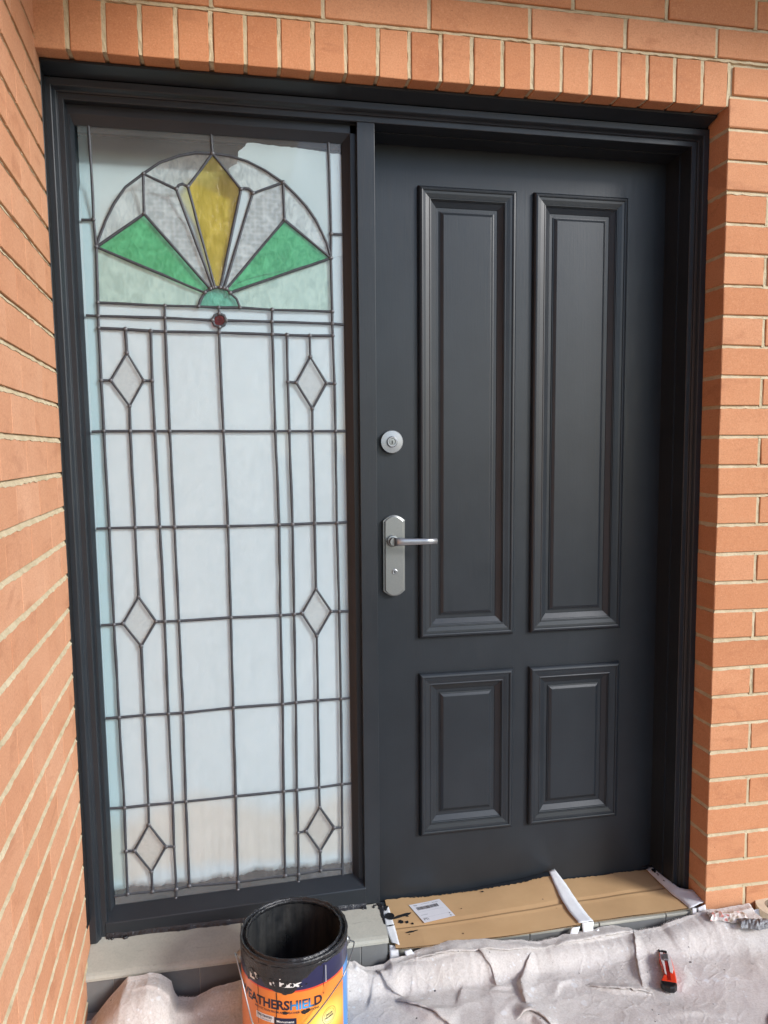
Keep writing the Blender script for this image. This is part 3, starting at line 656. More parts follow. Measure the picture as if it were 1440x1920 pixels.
# lever handle on its back plate
def plate_outline(w, hh, bow, n=12):
    o_ = []
    for s_ in (1, -1):
        for i in range(n+1):
            u = (-1+2*i/n)*s_*-1; o_.append((.8850+w*u*-1*1, 1.1045+s_*(hh-bow*(u*u))))
    return o_
hp = MB().prism(plate_outline(.0335, .1225, .017), .2250, YL+.002).build('handle_plate', M_STEEL, dr, bevel=.0012)
MB().prism(plate_outline(.0285, .1205, .0165), .2195, .2262).build('plate_face', M_STEEL, hp, bevel=.0025)
hub = MB().lathe([(.0175, .2200), (.0175, .2120), (.0160, .2105), (.0125, .2100), (.0120, .1900), (.0, .1900)], 32, 'y', (.8790, 0, 1.1510)).build('rose', M_STEEL, hp)
lvp = [(.8790, .1930), (.8830, .1860), (.8900, .1820), (.905, .1795), (.935, .1770), (.970, .1740), (1.0040, .1700)]
lev = MB(); vs = []; fs = []; nn_ = 14
for i, (x, y) in enumerate(lvp):
    u = i/(len(lvp)-1); rz = .0128*(1-u)+.0085*u; ry = .0075*(1-u)+.0048*u
    for j in range(nn_):
        a = 2*pi*j/nn_; ca, sa = cos(a), sin(a)
        vs.append((x, y+ry*np.sign(ca)*abs(ca)**.8, 1.1515+rz*np.sign(sa)*abs(sa)**.8))
for i in range(len(lvp)-1):
    for j in range(nn_): fs.append((i*nn_+j, i*nn_+(j+1) % nn_, (i+1)*nn_+(j+1) % nn_, (i+1)*nn_+j))
fs += [tuple(range(nn_)), tuple(range((len(lvp)-1)*nn_, len(lvp)*nn_))]
lev.add(vs, fs); lo = lev.build('lever', M_STEEL_L, hp, smooth=True); 
for p_ in lo.data.polygons[-2:]: p_.use_smooth = False
MB().lathe([(.0085, .2205), (.0085, .2178), (.0068, .2170), (.0062, .2182), (0, .2182)], 24, 'y', (.8858, 0, 1.0570)).build('lock_cylinder', M_STEEL_L, hp)
MB().prism([(.8846, 1.0525), (.8870, 1.0525), (.8872, 1.0590), (.8866, 1.0605), (.8850, 1.0605), (.8844, 1.0590)], .2172, .2186).build('keyhole', M_BLACK, hp)

# ------------------------------------------------------------------ tiled step
st = empty('tiled_step', (.9, 0, 0)); st.location = (0, 0, 0)
tag(st, 'grey tiled step and sill under the sidelight and front door', 'step')
def sill_tile(x0, x1):
    # top slopes down to a rounded nosing
    prof = [(.112, .0905), (.012, .0668), (.002, .0640), (-.0055, .0600), (-.0095, .0540), (-.0100, .0480), (-.006, .0455), (.02, .0455), (.112, .0455)]
    mb = MB(); n = len(prof)
    mb.add([(x0, y, z) for y, z in prof]+[(x1, y, z) for y, z in prof], [(i, (i+1) % n, n+(i+1) % n, n+i) for i in range(n)]+[tuple(range(n)), tuple(range(n, 2*n))])
    return mb.build('sill_tile', M_SILL, st)
sill_tile(.010, .4105); sill_tile(.4135, .8165)
for a, b in ((-.10, .0795), (.0825, .300), (.303, .520), (.523, .738), (.741, .8150)):
    MB().box(a, b, .0015, .09, -.16, .0452).build('riser_tile', M_TILE, st, bevel=.001)
MB().box(-.1, .813, .0035, .1, -.165, .0448).build('grout', M_GROUT, st)
for a, b in ((.818, 1.020), (1.023, 1.238), (1.241, 1.456), (1.459, 1.674), (1.677, 1.799)):
    MB().box(a, b, .0045, .26, .0042, .0130).build('threshold_tile', M_SILL, st, bevel=.002)
    MB().box(a, b, .0075, .09, -.16, .0038).build('riser_tile', M_TILE, st, bevel=.001)
MB().box(.8175, 1.8, .0095, .255, -.165, .0120).build('grout', M_GROUT, st)

pm = MB(); vs = []; fs = []
for i in range(26):
    y = .112-.075*i/25; w_ = .004+.010*(1-i/25)*random.uniform(.6, 1.2); z = .0668+(y-.012)*.237
    vs += [(.8172, y, z-.012), (.8172, y, z+.0010), (.8165-w_, y, z+.0010)]
for i in range(25):
    for j in range(2): a_ = i*3+j; fs.append((a_, a_+1, a_+4, a_+3))
pm.add(vs, fs); pm.build('paint_mark', M_DKPAINT, st, recalc=False)

# ------------------------------------------------------------------ cardboard
def card_mat():
    mt, t, p = nt('brown_cardboard'); v = coords(t)
    c = mixc(t, ramp(t, noise(t, v, 9, 5, .6), [(.3, 0), (.7, 1)]), (.55, .355, .180), (.62, .41, .215))
    c = mixc(t, ramp(t, noise(t, coords(t, (3, 120, 1)), 6, 3, .6), [(.4, 0), (.8, .18)]), c, (.48, .295, .14))
    vo = N(t, 'ShaderNodeTexVoronoi'); vo.inputs['Scale'].default_value = 26; L(t, v, vo.inputs['Vector'])
    sel = ramp(t, noise(t, v, 11, 1), [(.6, 0), (.64, 1)])
    c = mixc(t, madd(t, ramp(t, vo.outputs['Distance'], [(.07, 1), (.11, 0)]), sel, 'MULTIPLY'), c, (.10, .055, .03)); L(t, c, p.inputs['Base Color'])
    p.inputs['Roughness'].default_value = .85; p.inputs['Specular IOR Level'].default_value = .2
    bump(t, p, noise(t, v, 180, 3), .2, .0006); return mt
M_CARD = card_mat(); M_FLUTE = simple('cardboard_edge', (.30, .175, .075), .95, 0, .1, 200)
def lerp_edge(pts_, u):
    xs = [p[0] for p in pts_]; x = xs[0]+(xs[-1]-xs[0])*u
    for (a, b) in zip(pts_, pts_[1:]):
        if a[0] <= x <= b[0]+1e-9:
            t_ = (x-a[0])/(b[0]-a[0]); return tuple(a[i]+(b[i]-a[i])*t_ for i in range(3))
    return pts_[-1]
def cardboard(label, back, crease, front, group):
    nx, ny = 60, 18; th = .0035; vs = []; fs = []; rg = [random.uniform(-.002, .002) for _ in range(nx+1)]
    for i in range(nx+1):
        u = i/nx; B, C, F = lerp_edge(back, u), lerp_edge(crease, u), lerp_edge(front, u)
        for j in range(ny+1):
            w = j/ny
            if w < .5: s_ = w*2; p = [B[k_]+(C[k_]-B[k_])*s_ for k_ in range(3)]
            else: s_ = w*2-1; p = [C[k_]+(F[k_]-C[k_])*s_ for k_ in range(3)]
            if j == 0: p[1] += rg[i]*1.2
            p[2] += .0008*sin(u*11+w*3)-.0022*math.exp(-((w-.5)/.035)**2)+.0016*math.exp(-((w-.565)/.03)**2)
            vs.append(tuple(p))
    n = len(vs); vs += [(p[0], p[1], p[2]-th) for p in vs]; r_ = ny+1
    for i in range(nx):
        for j in range(ny):
            a = i*r_+j; fs.append((a, a+r_, a+r_+1, a+1)); fs.append((n+a, n+a+1, n+a+r_+1, n+a+r_))
    o = obj('cardboard_sheet', mesh('cardboard_sheet', vs, fs, False), M_CARD)
    tag(o, label, 'cardboard', group)
    # corrugated flutes showing along the front edge
    fl_ = MB(); L_ = front[-1][0]-front[0][0]; k_ = int(L_/.0062)
    for i in range(k_):
        u0, u1 = i/k_, (i+.5)/k_; a = lerp_edge(front, u0); b = lerp_edge(front, u1); c = lerp_edge(front, (i+1)/k_)
        yy = -.0004
        fl_.add([(a[0], a[1]+yy, a[2]-.0004), (b[0], b[1]+yy, b[2]-.0030), (c[0], c[1]+yy, c[2]-.0004), (c[0], c[1]+yy, c[2]-.0010), (b[0], b[1]+yy, b[2]-.0036), (a[0], a[1]+yy, a[2]-.0010)],
                [(0, 1, 4, 5), (1, 2, 3, 4)])
    fo = fl_.build('fluted_edge', M_FLUTE, o, recalc=False)
    flute_dark = MB()  # black strip drawn as the shade between the flutes
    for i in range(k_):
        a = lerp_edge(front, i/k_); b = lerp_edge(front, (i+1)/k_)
        flute_dark.add([(a[0], a[1]+.0015, a[2]-.0004), (b[0], b[1]+.0015, b[2]-.0004), (b[0], b[1]+.0015, b[2]-.0034), (a[0], a[1]+.0015, a[2]-.0034)], [(0, 1, 2, 3)])
    flute_dark.build('flute_shadow', M_BLACK, o, recalc=False)
    return o
CL_B = [(.851, .228, .0255), (.985, .228, .022), (1.142, .228, .0255), (1.303, .228, .0385), (1.400, .2275, .0545)]
CL_C = [(.8440, .083, .0262), (1.114, .087, .0272), (1.285, .092, .0310), (1.398, .096, .0355)]
CL_F = [(.836, -.012, .0315), (.920, -.022, .0350), (1.029, -.014, .0275), (1.155, -.014, .0265), (1.268, -.012, .0275), (1.392, -.010, .0290)]
card_l = cardboard('larger brown cardboard sheet with a shipping sticker lying on the doorstep', CL_B, CL_C, CL_F, 'cardboard sheets on the doorstep')
CR_B = [(1.405, .232, .0190), (1.751, .232, .0205)]; CR_C = [(1.405, .118, .0190), (1.752, .128, .0205)]; CR_F = [(1.405, .010, .0210), (1.753, .008, .0225)]
cardboard('smaller plain brown cardboard sheet at the hinge end of the doorstep', CR_B, CR_C, CR_F, 'cardboard sheets on the doorstep')

# dark paint along the torn back edge of the cardboard and brush marks
def card_z(x, y):
    u = (x-.84)/(1.396-.84); u = min(1, max(0, u)); B, C, F = lerp_edge(CL_B, u), lerp_edge(CL_C, u), lerp_edge(CL_F, u)
    if y > C[1]: s_ = (y-C[1])/(B[1]-C[1]); return C[2]+(B[2]-C[2])*s_
    s_ = (y-F[1])/(C[1]-F[1]); return F[2]+(C[2]-F[2])*s_
def splat(poly, name='paint_mark', mat=M_DKPAINT, par=None, lift=.0017, zf=card_z):
    vs = [(x, y, zf(x, y)+lift) for x, y in poly]; return obj(name, mesh(name, vs, [tuple(range(len(vs)))]), mat, par)
edge_ = []; x = .93
while x < 1.392:
    edge_.append((x, .2275)); x += .004
low = []
for (x, y) in reversed(edge_):
    depth = .004+.012*max(0, min(1, (x-.93)/.35))
    low.append((x, y-depth+random.uniform(-.0035, .0035)))
for i in range(len(edge_)-1):
    a, b = edge_[i], edge_[i+1]; c, d_ = low[len(low)-2-i], low[len(low)-1-i]
mbp = MB(); n = len(edge_)
for i in range(n): x, y = edge_[i]; mbp.v.append((x, y, card_z(x, y)+.0022)); q = low[n-1-i]; mbp.v.append((q[0], q[1], card_z(*q)+.0022))
for i in range(n-1): mbp.f.append((2*i, 2*i+1, 2*i+3, 2*i+2))
mbp.build('paint_mark', M_PAINT, card_l, recalc=False)
def blot(cx_, cy_, rx, ry, rot=0, n=22, jag=.25):
    o_ = []
    for i in range(n):
        a = 2*pi*i/n; r_ = 1+random.uniform(-jag, jag); x = rx*cos(a)*r_; y = ry*sin(a)*r_
        o_.append((cx_+x*cos(rot)-y*sin(rot), cy_+x*sin(rot)+y*cos(rot)))
    return o_
for a in ((.8800, .1350, .034, .0062, .28), (.9010, .1310, .0042, .0034, 0), (.8760, .1080, .0075, .0100, .3), (.8930, .1030, .0055, .0065, 0), (.9080, .0930, .004, .005, 0), (.8940, .0530, .0155, .0040, .2), (.9110, .0560, .0060, .0026, .1), (.8870, .0415, .0022, .002, 0), (1.070, .135, .0022, .0022, 0), (1.160, .2050, .0042, .0035, 0)):
    splat(blot(*a), par=card_l)
# shipping sticker with bar code
lab = [(.917, .185), (1.018, .199), (1.042, .103), (.943, .087)]
def lab_pt(u, v_):
    x = (lab[0][0]*(1-u)+lab[1][0]*u)*(1-v_)+(lab[3][0]*(1-u)+lab[2][0]*u)*v_
    y = (lab[0][1]*(1-u)+lab[1][1]*u)*(1-v_)+(lab[3][1]*(1-u)+lab[2][1]*u)*v_
    return (x, y)
M_PAPER = simple('sticker_paper', (.78, .80, .84), .5, 0, .4, 20, .1, .0005, .03); M_INK = simple('grey_ink', (.13, .13, .14), .7); M_INK2 = simple('pale_ink', (.42, .44, .48), .7)
def flat(quads, name, mat, par, lift):
    mb = MB()
    for q in quads:
        mb.add([(*lab_pt(u, v_), card_z(*lab_pt(u, v_))+lift) for u, v_ in q], [tuple(range(len(q)))])
    return mb.build(name, mat, par, recalc=False)
g = 8; qs = [[(i/g, j/g), ((i+1)/g, j/g), ((i+1)/g, (j+1)/g), (i/g, (j+1)/g)] for i in range(g) for j in range(g)]
lb = flat(qs, 'shipping_sticker', M_PAPER, card_l, .0024)
qs = []; u = .13
while u < .80:
    w = random.choice((.008, .012, .018)); qs.append([(u, .20), (u+w, .20), (u+w, .36), (u, .36)]); u += w+random.choice((.008, .012, .016))
flat(qs, 'bar_code', M_INK, lb, .0030)
qs = [[(.08, .47), (.90, .47), (.90, .476), (.08, .476)], [(.06, .77), (.93, .77), (.93, .776), (.06, .776)], [(.08, .62), (.30, .62), (.30, .64), (.08, .64)], [(.35, .08), (.62, .08), (.62, .10), (.35, .10)], [(.10, .07), (.22, .09), (.21, .14), (.12, .12)]]
for i in range(4): qs.append([(.70+.05*i, .10), (.73+.05*i, .10), (.73+.05*i, .13), (.70+.05*i, .13)])
flat(qs, 'small_print', M_INK2, lb, .0030)
flat([[(.90, .78), (.93, .78), (.93, .83), (.90, .83)], [(.88, .90), (.91, .90), (.91, .95), (.88, .95)]], 'ink_dots', M_INK, lb, .0031)
_fonts = {}
def text_mesh(body, size=1.0, sx=1.0, bold=0.0, align='CENTER'):
    cu = bpy.data.curves.new('text', 'FONT'); cu.body = body; cu.size = size; cu.align_x = align; cu.offset = bold; cu.resolution_u = 3
    to = bpy.data.objects.new('text', cu); COL.objects.link(to); dg = bpy.context.evaluated_depsgraph_get(); dg.update()
    me = bpy.data.meshes.new_from_object(to.evaluated_get(dg)); bpy.data.objects.remove(to); bpy.data.curves.remove(cu)
    for v_ in me.vertices: v_.co.x *= sx
    return me
tm = text_mesh('PTI', .16)
for v_ in tm.vertices:
    q = lab_pt(.14+v_.co.x*.7, .90-v_.co.y*.9); v_.co = (q[0], q[1], card_z(*q)+.0031)
obj('small_print', tm, M_INK, lb)

# ------------------------------------------------------------------ masking tape
def ribbon(name, left_, right_, label, group='strips of masking tape', mat=M_WHITEPAINT, crinkle=.0008, sub=6):
    """tape between two 3D edge lines"""
    vs = []; n = len(left_); w = 4; rows = []
    for i in range(n-1):
        for s_ in range(sub):
            t_ = s_/sub; rows.append((Vector(left_[i]).lerp(Vector(left_[i+1]), t_), Vector(right_[i]).lerp(Vector(right_[i+1]), t_)))
    rows.append((Vector(left_[-1]), Vector(right_[-1])))
    for k_, (a, b) in enumerate(rows):
        for j in range(w+1):
            p = a.lerp(b, j/w)+Vector((random.uniform(-1, 1), random.uniform(-1, 1), random.uniform(-.2, 1)))*crinkle*(.5 if j in (0, w) else 1); vs.append(tuple(p))
    r_ = w+1; fs = [(i*r_+j, i*r_+j+1, (i+1)*r_+j+1, (i+1)*r_+j) for i in range(len(rows)-1) for j in range(w)]
    o = obj(name, mesh(name, vs, fs, True), mat); so_ = o.modifiers.new('thick', 'SOLIDIFY'); so_.thickness = .0004
    return tag(o, label, 'tape', group)
ribbon('masking_tape', [(.833, .185, .030), (.828, .130, .034), (.824, .060, .035), (.828, .010, .0355)], [(.854, .190, .030), (.853, .130, .0315), (.852, .060, .0315), (.848, -.006, .036)], 'wide white tape strip along the left end of the cardboard, daubed with paint')
ribbon('masking_tape', [(.822, .012, .028), (.820, -.006, .010), (.818, -.010, -.010), (.816, -.014, -.035)], [(.844, .004, .026), (.846, -.010, .008), (.846, -.014, -.012), (.843, -.018, -.038)], 'white tape tail hanging down the riser at the left end of the cardboard')
ribbon('masking_tape', [(.858, -.020, .026), (.864, -.040, .010), (.880, -.052, -.004), (.905, -.066, .004), (.918, -.078, .002)], [(.878, -.018, .028), (.889, -.036, .016), (.897, -.046, .006), (.910, -.052, .012), (.926, -.066, .004)], 'curled loose white tape end on the drop cloth below the sticker')
ribbon('masking_tape', [(1.392, .226, .0580), (1.386, .170, .0465), (1.379, .098, .0400), (1.378, .040, .0370), (1.385, -.012, .0345)], [(1.412, .228, .0620), (1.424, .165, .0460), (1.428, .090, .0330), (1.430, .020, .0310), (1.432, -.008, .0330)], 'crumpled white tape strip joining the two cardboard sheets')
ribbon('masking_tape', [(1.394, -.012, .033), (1.396, -.016, .008), (1.394, -.020, -.020)], [(1.432, -.010, .032), (1.428, -.014, .006), (1.414, -.018, -.022)], 'broad white tape tail hanging below the middle tape strip')
ribbon('masking_tape', [(1.362, -.012, .022), (1.352, -.018, .004), (1.350, -.022, -.018)], [(1.388, -.012, .024), (1.378, -.018, .006), (1.372, -.022, -.016)], 'narrow white tape tail left of the middle tape strip')
ribbon('masking_tape', [(1.418, -.018, -.006), (1.422, -.030, -.010), (1.430, -.036, -.016)], [(1.446, -.014, .012), (1.444, -.026, .002), (1.438, -.034, -.008)], 'small folded white tape tab right of the middle tape strip')
ribbon('masking_tape', [(1.736, .232, .0250), (1.738, .150, .0240), (1.741, .084, .0235), (1.748, .045, .0250), (1.752, .002, .0255)], [(1.7560, .232, .0300), (1.7555, .150, .0400), (1.7680, .084, .0400), (1.8000, .062, .0430), (1.8010, .006, .0360)], 'wide white tape strip at the hinge end with black paint drops')
ribbon('masking_tape', [(1.762, .004, .0250), (1.750, -.016, .008), (1.738, -.022, -.012)], [(1.774, .000, .0240), (1.760, -.018, .010), (1.744, -.024, -.010)], 'thin torn white tape sliver hanging at the hinge end')
ribbon('masking_tape', [(1.776, .002, .0240), (1.778, -.008, .006), (1.778, -.012, -.020)], [(1.802, -.001, .0330), (1.804, -.008, .010), (1.804, -.012, -.016)], 'wide white tape tail over the step corner beside the pier')
# paint daubs on the tape
def daub(name, poly, z, par_label, lift=.003):
    vs = [(x, y, z(x, y) if callable(z) else z) for x, y in poly]; o = obj(name, mesh(name, vs, [tuple(range(len(vs)))]), M_DKPAINT)
    so_ = o.modifiers.new('thick', 'SOLIDIFY'); so_.thickness = .0008; return o
tapes = [o for o in COL.objects if o.name.startswith('masking_tape')]
def daub_on(t_, poly, z): o = daub('paint_mark', poly, z, ''); o.parent = t_; return o
daub_on(tapes[0], blot(.8465, .128, .0140, .0165, .3, 18, .18), .0362)
daub_on(tapes[0], blot(.8430, .170, .010, .006, 1.2, 16, .4), .0352)
daub_on(tapes[0], blot(.8405, .083, .0105, .0025, .1, 14, .3), .0376)
for a in ((1.744, .226, .017, .006, 0), (1.728, .214, .010, .004, .2), (1.749, .200, .012, .008, .5), (1.757, .175, .009, .011, .3), (1.7620, .150, .006, .012, .2), (1.752, .140, .005, .004, 0), (1.776, .100, .010, .005, .5), (1.789, .092, .006, .009, 0), (1.790, .062, .010, .007, .7), (1.781, .064, .005, .004, 0), (1.788, .044, .006, .005, 0)):
    daub_on(tapes[7], blot(*a, 16, .45), .0345)

# ------------------------------------------------------------------ drop cloth
EDGE = [(0.023, -0.0516, -0.03), (0.068, 0.0029, -0.03), (0.113, 0.0503, -0.03), (0.176, 0.0647, -0.03), (0.204, 0.0548, -0.03), (0.231, 0.0331, -0.03), (0.237, 0.0041, -0.03), (0.246, -0.0136, -0.03), (0.289, -0.0199, -0.03), (0.337, -0.0017, -0.03), (0.414, 0.0111, -0.03), (0.563, 0.014, -0.03), (0.695, 0.0262, -0.03), (0.746, -0.0012, -0.03), (0.764, -0.0021, -0.03), (0.799, -0.0007, -0.028), (0.817, 0.0124, -0.028), (0.847, 0.0129, -0.028), (0.905, 0.0159, -0.028), (1.001, 0.0296, -0.028), (1.172, 0.0178, -0.028), (1.25, 0.0042, -0.028), (1.307, 0.0095, -0.028), (1.395, 0.0011, -0.028), (1.492, -0.002, -0.028), (1.552, -0.0065, -0.028), (1.593, -0.0019, -0.028), (1.64, 0.0003, -0.028), (1.657, 0.0098, -0.028), (1.754, 0.0137, -0.014), (1.793, 0.0223, -0.014), (1.898, 0.0229, -0.014), (2.008, 0.0264, -0.014), (2.45, 0.03, -0.014)]
FOLDS = [([(1.298, -0.049), (1.225, -0.058), (1.073, -0.039), (0.86, -0.023), (0.754, -0.024)], 0.0056, 0.006500000000000001, 0.027), ([(1.553, -0.03), (1.393, -0.047), (1.296, -0.053)], 0.00595, 0.005, 0.027), ([(1.089, -0.129), (1.081, -0.085), (1.057, -0.056)], 0.00864, 0.005, 0.027), ([(0.935, -0.248), (0.878, -0.198), (0.844, -0.164), (0.817, -0.124)], 0.01728, 0.010400000000000001, 0.045000000000000005), ([(0.964, -0.179), (1.006, -0.106)], 0.0057599999999999995, 0.005, 0.027), ([(1.138, -0.227), (1.155, -0.136), (1.21, -0.075)], 0.009359999999999999, 0.005, 0.03150000000000001), ([(1.495, -0.241), (1.392, -0.208), (1.339, -0.175)], 0.00864, 0.005, 0.03150000000000001), ([(1.471, -0.22), (1.513, -0.108), (1.557, -0.008)], 0.01008, 0.013000000000000001, 0.019799999999999998), ([(1.175, -0.322), (1.144, -0.258), (1.106, -0.245)], 0.01584, 0.006500000000000001, 0.045000000000000005), ([(0.734, -0.143), (0.772, -0.049)], 0.00648, 0.005, 0.027), ([(0.833, -0.115), (0.8, -0.096), (0.779, -0.055)], 0.01008, 0.005200000000000001, 0.027), ([(1.131, -0.148), (1.067, -0.141)], 0.0057599999999999995, 0.005, 0.018000000000000002), ([(1.321, -0.163), (1.301, -0.146), (1.259, -0.157), (1.219, -0.204)], 0.00648, 0.0078000000000000005, 0.018000000000000002), ([(0.392, -0.071), (0.245, -0.091), (0.125, -0.07)], 0.00864, 0.005200000000000001, 0.027), ([(0.125, -0.087), (0.124, -0.002), (0.125, 0.084)], 0.00864, 0.006500000000000001, 0.018000000000000002), ([(1.987, -0.024), (1.916, -0.042), (1.84, -0.047)], 0.0072, 0.0078000000000000005, 0.018000000000000002), ([(1.651, -0.359), (1.554, -0.325), (1.468, -0.317)], 0.00432, 0.0078000000000000005, 0.027), ([(0.762, -0.064), (0.721, -0.049), (0.712, -0.011)], 0.00864, 0.006500000000000001, 0.018000000000000002), ([(1.037, -0.054), (0.914, -0.054), (0.842, -0.037)], 0.0057599999999999995, 0.005, 0.014400000000000001)]
def build_cloth():
    nx, ny = 900, 300; x = np.linspace(.014, 2.45, nx); t_ = np.linspace(0, 1, ny)
    ye = np.interp(x, [e[0] for e in EDGE], [e[2] for e in EDGE]); ze = np.interp(x, [e[0] for e in EDGE], [e[1] for e in EDGE])
    ye = ye+.0012*vnoise(x*60, x*0, 5); ze = ze+.0010*vnoise(x*85, x*0, 3)
    X = np.repeat(x[:, None], ny, 1); y0 = -.95
    Y = ye[:, None]+(y0-ye[:, None])*(t_[None, :]**1.5)
    dist = ye[:, None]-Y
    base = -.033+.0065*vnoise(X*3.1, Y*3.1, 1)+.0035*vnoise(X*8+3, Y*8, 2)+.0014*vnoise(X*23, Y*19, 7)+.0006*vnoise(X*61, Y*55, 9)
    for (sx, sy, ang_, amp, sd) in ((5.5, 2.4, .5, .0050, 31), (3.6, 7.0, -.35, .0042, 37), (11, 4, 1.2, .0016, 41), (15, 8, -1.0, .0012, 43), (26, 14, .2, .0007, 47)):
        wx, wy = X+.03*vnoise(X*7, Y*7, sd+1), Y+.03*vnoise(X*7+9, Y*7, sd+2)
        q_ = vnoise((wx*cos(ang_)-wy*sin(ang_))*sx, (wx*sin(ang_)+wy*cos(ang_))*sy, sd)
        msk = np.clip(vnoise(X*2.7+sd, Y*2.7, sd+3)+.55, 0, 1)
        base = base+amp*msk*(1-np.clip(np.abs(q_)/.34, 0, 1)**1.3)**1.5
    w = np.interp(x, [.0, .13, .20, .26, .34, .5, .7, .84, 1.0, 1.4, 1.6, 2.2], [.10, .14, .13, .07, .05, .06, .055, .06, .07, .065, .07, .16])[:, None]
    bl = np.exp(-(dist/w)**5); rise = ze[:, None]-(-.033)
    Z = base*(1-bl)+ze[:, None]*bl+.0015*vnoise(X*9, Y*30, 11)*bl*(dist > .01)
    lip = np.exp(-(dist/.006)**2)*.0025; Z = Z+lip
    for pl, h, wa, wb in FOLDS:
        best = np.full(X.shape, 1e9); side = np.zeros(X.shape); par = np.zeros(X.shape); tot = 0
        lens = [np.hypot(b[0]-a[0], b[1]-a[1]) for a, b in zip(pl, pl[1:])]; T = sum(lens); acc = 0
        for (a, b), ln in zip(zip(pl, pl[1:]), lens):
            dx, dy = b[0]-a[0], b[1]-a[1]; u = np.clip(((X-a[0])*dx+(Y-a[1])*dy)/ln**2, 0, 1)
            qx, qy = X-(a[0]+u*dx), Y-(a[1]+u*dy); d_ = np.hypot(qx, qy)
            s_ = np.sign(dx*qy-dy*qx); m_ = d_ < best
            best = np.where(m_, d_, best); side = np.where(m_, s_, side); par = np.where(m_, (acc+u*ln)/T, par); acc += ln
        env = np.sin(np.clip(par, 0, 1)*pi)**.9
        best = best+.0012*vnoise(X*18, Y*18, 21)
        prof = np.where(side > 0, np.exp(-np.abs(np.maximum(best, 0)/wa)**2), np.exp(-(np.maximum(best, 0)/wb)**1.6))
        Z = Z+h*env*prof
    # knocked down flat where the can and tools stand
    for (cx_, cy_, r_, zz) in ((.543, -.20, .150, -.0315), (1.57, -.172, .06, -.029), (2.02, -.05, .07, -.022)):
        d_ = np.hypot(X-cx_, Y-cy_); k_ = np.clip((d_-r_*.8)/(r_*.45), 0, 1); k_ = k_*k_*(3-2*k_); Z = np.where(d_ < r_*1.3, np.minimum(Z, zz)*(1-k_)+Z*k_, Z) if r_ > .1 else Z*k_+(zz+.0*Z)*(1-k_)
    Z = np.maximum(Z, -.043)
    v = np.stack([X, Y, Z], -1).reshape(-1, 3)
    i = np.arange(nx-1)[:, None]*ny+np.arange(ny-1)[None, :]; i = i.ravel()
    f = np.stack([i, i+1, i+ny+1, i+ny], -1)
    me = bpy.data.meshes.new('drop_cloth'); me.vertices.add(len(v)); me.vertices.foreach_set('co', v.ravel())
    me.loops.add(f.size); me.loops.foreach_set('vertex_index', f.ravel()); me.polygons.add(len(f))
    me.polygons.foreach_set('loop_start', np.arange(len(f))*4); me.polygons.foreach_set('loop_total', np.full(len(f), 4))
    me.polygons.foreach_set('use_smooth', [True]*len(f)); me.update(); me.validate()
    def zat(px, py):
        ix = int(np.argmin(abs(x-px))); iy = int(np.argmin(abs(Y[ix]-py))); return float(Z[ix, iy])
    return me, zat, list(zip(x, ye, ze))
